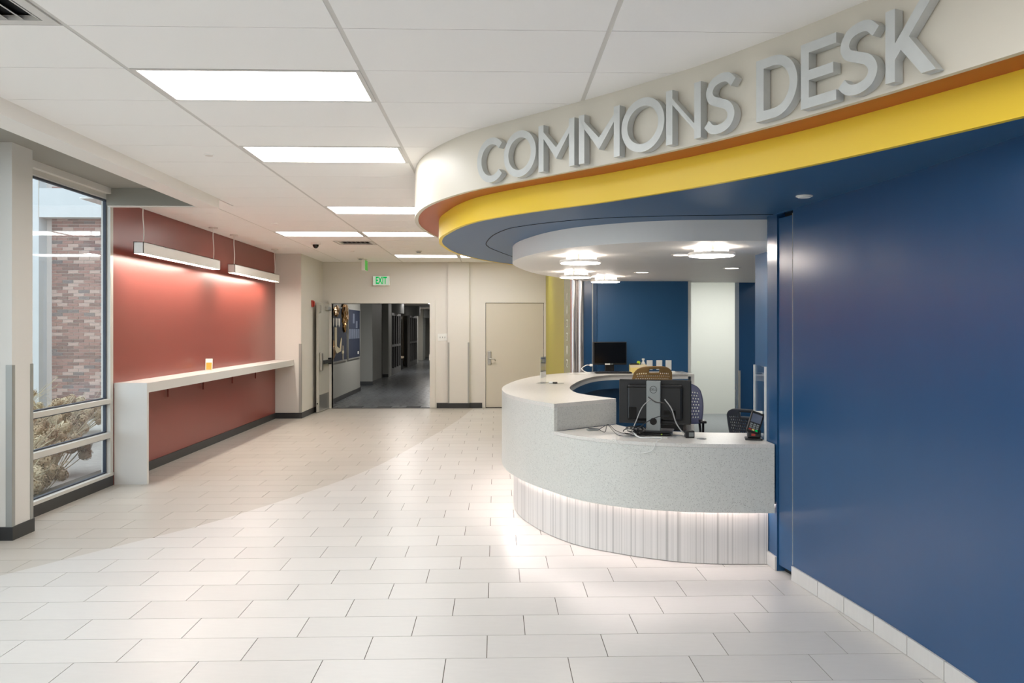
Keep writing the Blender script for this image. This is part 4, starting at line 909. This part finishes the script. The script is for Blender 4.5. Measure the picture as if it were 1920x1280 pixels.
# rear counter
mo = empty('desktop_monitor', (1.485, 10.72, HT), .12)
obj('body', bevbox(-.225, .225, -.02, .03, .10, .40, .008), M['black'], mo); obj('screen', bx(-.21, .21, -.023, -.02, .125, .388), M['screen'], mo); obj('stand_column', bevbox(-.06, .06, .0, .04, .012, .12, .005), M['black'], mo); obj('stand_base', bevbox(-.12, .12, -.10, .10, 0, .014, .005), M['black'], mo)
obj('asset_label', bx(-.07, .0, -.0245, -.023, .102, .118), M['paper'], mo); obj('asset_label', bx(.015, .04, -.0245, -.023, .105, .115), M['greyp'], mo)
tag(mo, 'small black monitor facing out on the rear counter by the blue wall', 'monitor')
t = empty('keyboard', (1.50, 10.50, HT), .05)
obj('tray', bevbox(-.23, .23, -.07, .07, 0, .018, .004), M['black'], t)
obj('keys', join(*[bx(-.215 + a * .029, -.191 + a * .029, -.055 + b * .028, -.032 + b * .028, .018, .023) for a in range(15) for b in range(4)]), M['chairdark'], t, kind='stuff'); tag(t, 'black keyboard lying before the small monitor on the rear counter', 'keyboard')
t = empty('charger_cord', (1.2, 10.5, HT)); obj('cord', tube([(.01, .12, .10), (-.04, .08, .10), (-.10, .05, .06), (-.07, .0, .025), (-.01, -.04, .008), (.01, -.08, .007)], .006, 6, 8), M['whitep'], t, smooth=True); obj('plug', bevbox(.01, .05, .105, .135, .085, .115, .006), M['whitep'], t); tag(t, 'thick white cord with a plug arching beside the small rear monitor', 'cord')
t = empty('paper_stack', (1.03, 10.35, HT), .3); obj('sheet', bevbox(-.11, .11, -.08, .08, 0, .012, .003, 1), M['paper'], t); obj('sheet', xf(bx(-.10, .10, -.07, .07, .012, .016), Matrix.Rotation(.3, 4, 'Z')), M['laminate'], t); tag(t, 'loose white papers on the rear counter left of the small monitor', 'papers')
t = empty('file_box', (1.83, 10.62, HT), -.05); obj('box', bevbox(-.10, .12, -.06, .06, 0, .105, .004, 1), M['yellowp'], t); obj('flap', xf(bx(-.10, .12, -.062, -.060, .07, .105), Matrix.Identity(4)), M['cream'], t); tag(t, 'pale yellow box on the rear counter behind the tan chair', 'box')
t = empty('tape_dispenser', (1.80, 10.62, HT + .105)); obj('body', bevbox(-.07, .05, -.025, .025, 0, .018, .005), M['black'], t); obj('roll', xf(cyl(0, 0, -.012, .012, .022, 16), Matrix.Translation((.045, 0, .028)) @ Matrix.Rotation(PI / 2, 4, 'X')), M['greenbulb'], t, smooth=True); tag(t, 'black stapler-like tool with a lime cap on the yellow box', 'desk tool')
t = empty('sanitizer_bottle', (1.925, 10.72, HT)); obj('bottle', join(cyl(0, 0, 0, .12, .028, 16), cyl(0, 0, .12, .145, .028, 16, .012), cyl(0, 0, .145, .16, .012, 12)), M['whitep'], t, smooth=True); obj('pump_cap', cyl(0, 0, .16, .182, .018, 12), M['paper'], t); tag(t, 'small white pump bottle behind the yellow box', 'bottle')
t = empty('computer_mouse', (2.28, 10.58, HT)); obj('shell', bevbox(-.03, .03, -.05, .05, 0, .025, .012, 3), M['whitep'], t, smooth=True); obj('pad', bevbox(-.10, .08, -.09, .09, 0, .003, .001, 1), M['paper'], t); tag(t, 'white mouse on a pale pad at the rear counter end', 'mouse')

# ------------------------------------------------------------------ outside the window
og = obj('ground_outside', bx(-40, -4.31, -10, 40, -.25, -.05), M['soil']); struct(og)
br = empty('brick_building'); YW = 17.0
obj('mortar', bx(-12.0, -6.5, YW + .012, YW + .4, -.05, 9.0), M['mortar'], br)
bl, bhh, gp = .206, .0563, .0105
meshes = []
for mm in M['bricks']:
    o_ = obj('brick', bx(0, bl, 0, .1, 0, bhh), mm, br); meshes.append(o_.data); o_.location = (-9.30, YW, 0.0)
    bpy.data.objects.remove(o_)
halfm = [obj('brick', bx(0, bl / 2 - gp / 2, 0, .1, 0, bhh), mm, br) for mm in M['bricks']]
hm = [h.data for h in halfm]
for h in halfm: bpy.data.objects.remove(h)
bx0, rnd = -9.02, random.Random(3); nb_ = 0; restb = [[] for _ in M['bricks']]
zt = 3.86
for r in range(0, 58):
    z = .02 + r * (bhh + gp)
    if z > zt: break
    for c in range(-1, 6):
        x = bx0 + c * (bl + gp) + (r % 2) * (bl + gp) / 2
        if c == -1 and r % 2 == 0: continue
        k = rnd.choices((0, 1, 2, 3), (5, 3, 2, 1))[0]
        if c == -1: me, x = hm[k], bx0
        else: me = meshes[k]
        if x + bl > -7.6: continue
        if nb_ < 292 and z > .55 and x < -8.02 and c < 5:
            o = bpy.data.objects.new('brick', me); COL.objects.link(o); o.parent = br; o.location = (x, YW - .0, z); nb_ += 1
        else: restb[k].append(bx(x, x + (bl if c >= 0 else bl / 2 - gp / 2), YW, YW + .1, z, z + bhh))
for r in range(0, 30):
    z = 4.46 + r * (bhh + gp)
    for c in range(0, 6):
        x = bx0 + c * (bl + gp) + (r % 2) * (bl + gp) / 2; k = rnd.choices((0, 1, 2, 3), (5, 3, 2, 1))[0]; restb[k].append(bx(x, x + bl, YW, YW + .1, z, z + bhh))
for k in range(4): obj('brick_field', join(*restb[k]), M['bricks'][k], br, kind='stuff')
obj('lintel', bx(-9.13, -6.5, YW - .28, YW + .012, 3.86, 4.44), M['concrete'], br)
obj('pier', bx(-10.6, -9.13, YW - .28, YW + .012, -.05, 9.0), M['concrete'], br); obj('side_wall', bx(-34, -10.6, YW - .1, YW + .2, -.05, 9.0), M['concrete'], br)
obj('pier_joint', bx(-9.136, -9.124, YW - .283, YW - .27, 3.86, 4.6), M['plenum'], br)
tag(br, 'brick and pale concrete building facade seen through the window', 'building')
# dried hydrangea shrubs
def bloom_vf(n1, n2, r, rnd):
    V, F = [], []
    for a in range(n1 + 1):
        th = PI * a / n1
        for b in range(n2):
            q = r * (1 + rnd.uniform(-.22, .22)); V.append((q * math.sin(th) * math.cos(2 * PI * b / n2), q * math.sin(th) * math.sin(2 * PI * b / n2), q * .8 * math.cos(th)))
    for a in range(n1):
        for b in range(n2): F.append((a * n2 + b, a * n2 + (b + 1) % n2, (a + 1) * n2 + (b + 1) % n2, (a + 1) * n2 + b))
    return V, F
def petal_vf(r, rnd, n=70):
    V, F = [], []
    for k in range(n):
        d = Vector((rnd.gauss(0, 1), rnd.gauss(0, 1), rnd.gauss(0, 1) * .9)).normalized(); c = d * r * rnd.uniform(.75, 1.05)
        a = d.orthogonal().normalized(); a.rotate(Matrix.Rotation(rnd.uniform(0, 6.28), 3, d)); b = d.cross(a); s_ = r * .15; tl = d * rnd.uniform(-.4, .4) * s_
        i = len(V); V += [tuple(c + a * s_ + tl), tuple(c + b * s_), tuple(c - a * s_ - tl), tuple(c - b * s_)]; F.append((i, i + 1, i + 2, i + 3))
    return V, F
rnd = random.Random(11)
bl_me = []
for k in range(3):
    o_ = obj('bloom', join(petal_vf(.075, rnd, 240), bloom_vf(4, 7, .045, rnd)), M['flower'][k]); bl_me.append(o_.data); bpy.data.objects.remove(o_)
def shrub(x, y, n, R, h, label):
    n = int(n * 2.1)
    t = empty('dried_shrub', (x, y, -.05)); st = []
    for k in range(n):
        a = rnd.uniform(0, 2 * PI); rr = R * math.sqrt(rnd.random()); bxp, byp = rr * math.cos(a), rr * math.sin(a); z = h * (1 - .5 * (rr / R) ** 2) * rnd.uniform(.62, 1.0)
        o = bpy.data.objects.new('bloom', bl_me[rnd.randrange(3)]); COL.objects.link(o); o.parent = t; o.location = (bxp, byp, z); s_ = rnd.uniform(.8, 1.2); o.scale = (s_, s_, s_); o.rotation_euler = (rnd.uniform(0, 3), rnd.uniform(0, 3), 0)
        st.append(tube([(bxp * .15, byp * .15, 0), (bxp * .7, byp * .7, z * .6), (bxp, byp, z)], .004, 4, 2))
    for k in range(60):
        a = rnd.uniform(0, 2 * PI); l = rnd.uniform(.5, 1.1) * h; st.append(tube([(0, 0, 0), (math.cos(a) * l * .3, math.sin(a) * l * .3, l * .6), (math.cos(a) * l * .75, math.sin(a) * l * .75, l * rnd.uniform(.8, 1.15))], .003, 4, 2))
    obj('twigs', join(*st), M['stem'], t, kind='stuff'); tag(t, label, 'shrub', 'dried hydrangea shrubs outside the window')
SH = [(-4.66, 8.55, 12, .22, .34, 'low dried hydrangea clump by the glass below the right end of the bottom rail'), (-5.2, 9.0, 16, .25, .45, 'short dried hydrangea clump between the taller shrubs near the jamb'), (-4.62, 8.05, 12, .22, .36, 'low dried hydrangea clump pressed to the glass in the lowest pane'), (-4.62, 7.3, 12, .24, .34, 'low dried hydrangea clump beside the window column base'), (-4.85, 7.55, 26, .34, .52, 'dried hydrangea shrub nearest the window column, low in the panes'), (-4.95, 8.5, 24, .38, .60, 'full dried hydrangea shrub close to the glass in the lowest pane'), (-5.75, 8.3, 22, .40, .72, 'dried hydrangea shrub one row back, behind the left of the lower panes'),
      (-5.75, 9.35, 26, .42, .72, 'dried hydrangea shrub one row back, centred in the middle pane'), (-5.1, 9.6, 24, .36, .62, 'dried hydrangea shrub close to the glass near the right window jamb'), (-6.65, 10.3, 24, .42, .80, 'taller dried hydrangea shrub before the pale concrete pier'),
      (-6.0, 10.6, 22, .40, .72, 'dried hydrangea shrub behind the jamb side of the middle pane'), (-7.1, 11.7, 20, .42, .85, 'far dried hydrangea shrub whose heads rise above the middle mullion'), (-6.3, 12.0, 18, .38, .66, 'far dried hydrangea shrub by the brick wall corner'),
      (-7.6, 13.2, 20, .45, .8, 'dried hydrangea shrub farthest out, before the foot of the brick wall'), (-6.7, 13.4, 20, .45, .6, 'dried hydrangea shrub farthest out, near the window jamb')]
for x, y, n, R, h, lab in SH: shrub(x, y, n, R, h, lab)

# ------------------------------------------------------------------ unseen shell behind the viewer
ws = struct(obj('wall_rear', bx(-4.3, 2.6, -3.8, -3.6, 0, 3.15), M['beige']))

# ------------------------------------------------------------------ recentre things on their base
bpy.context.view_layer.update()
for root in [o for o in list(COL.objects) if o.parent is None and o.type in ('MESH', 'EMPTY')]:
    if root.location.length > 1e-6: continue
    fam = [root] + list(root.children_recursive); pts = []
    for o in fam:
        if o.type in ('MESH', 'FONT'): pts += [o.matrix_world @ Vector(c) for c in o.bound_box]
    if not pts: continue
    c = Vector(((min(p.x for p in pts) + max(p.x for p in pts)) / 2, (min(p.y for p in pts) + max(p.y for p in pts)) / 2, min(p.z for p in pts)))
    if root.type == 'MESH': root.data.transform(Matrix.Translation(-c))
    for ch in root.children: ch.location = ch.location - c
    root.location = c
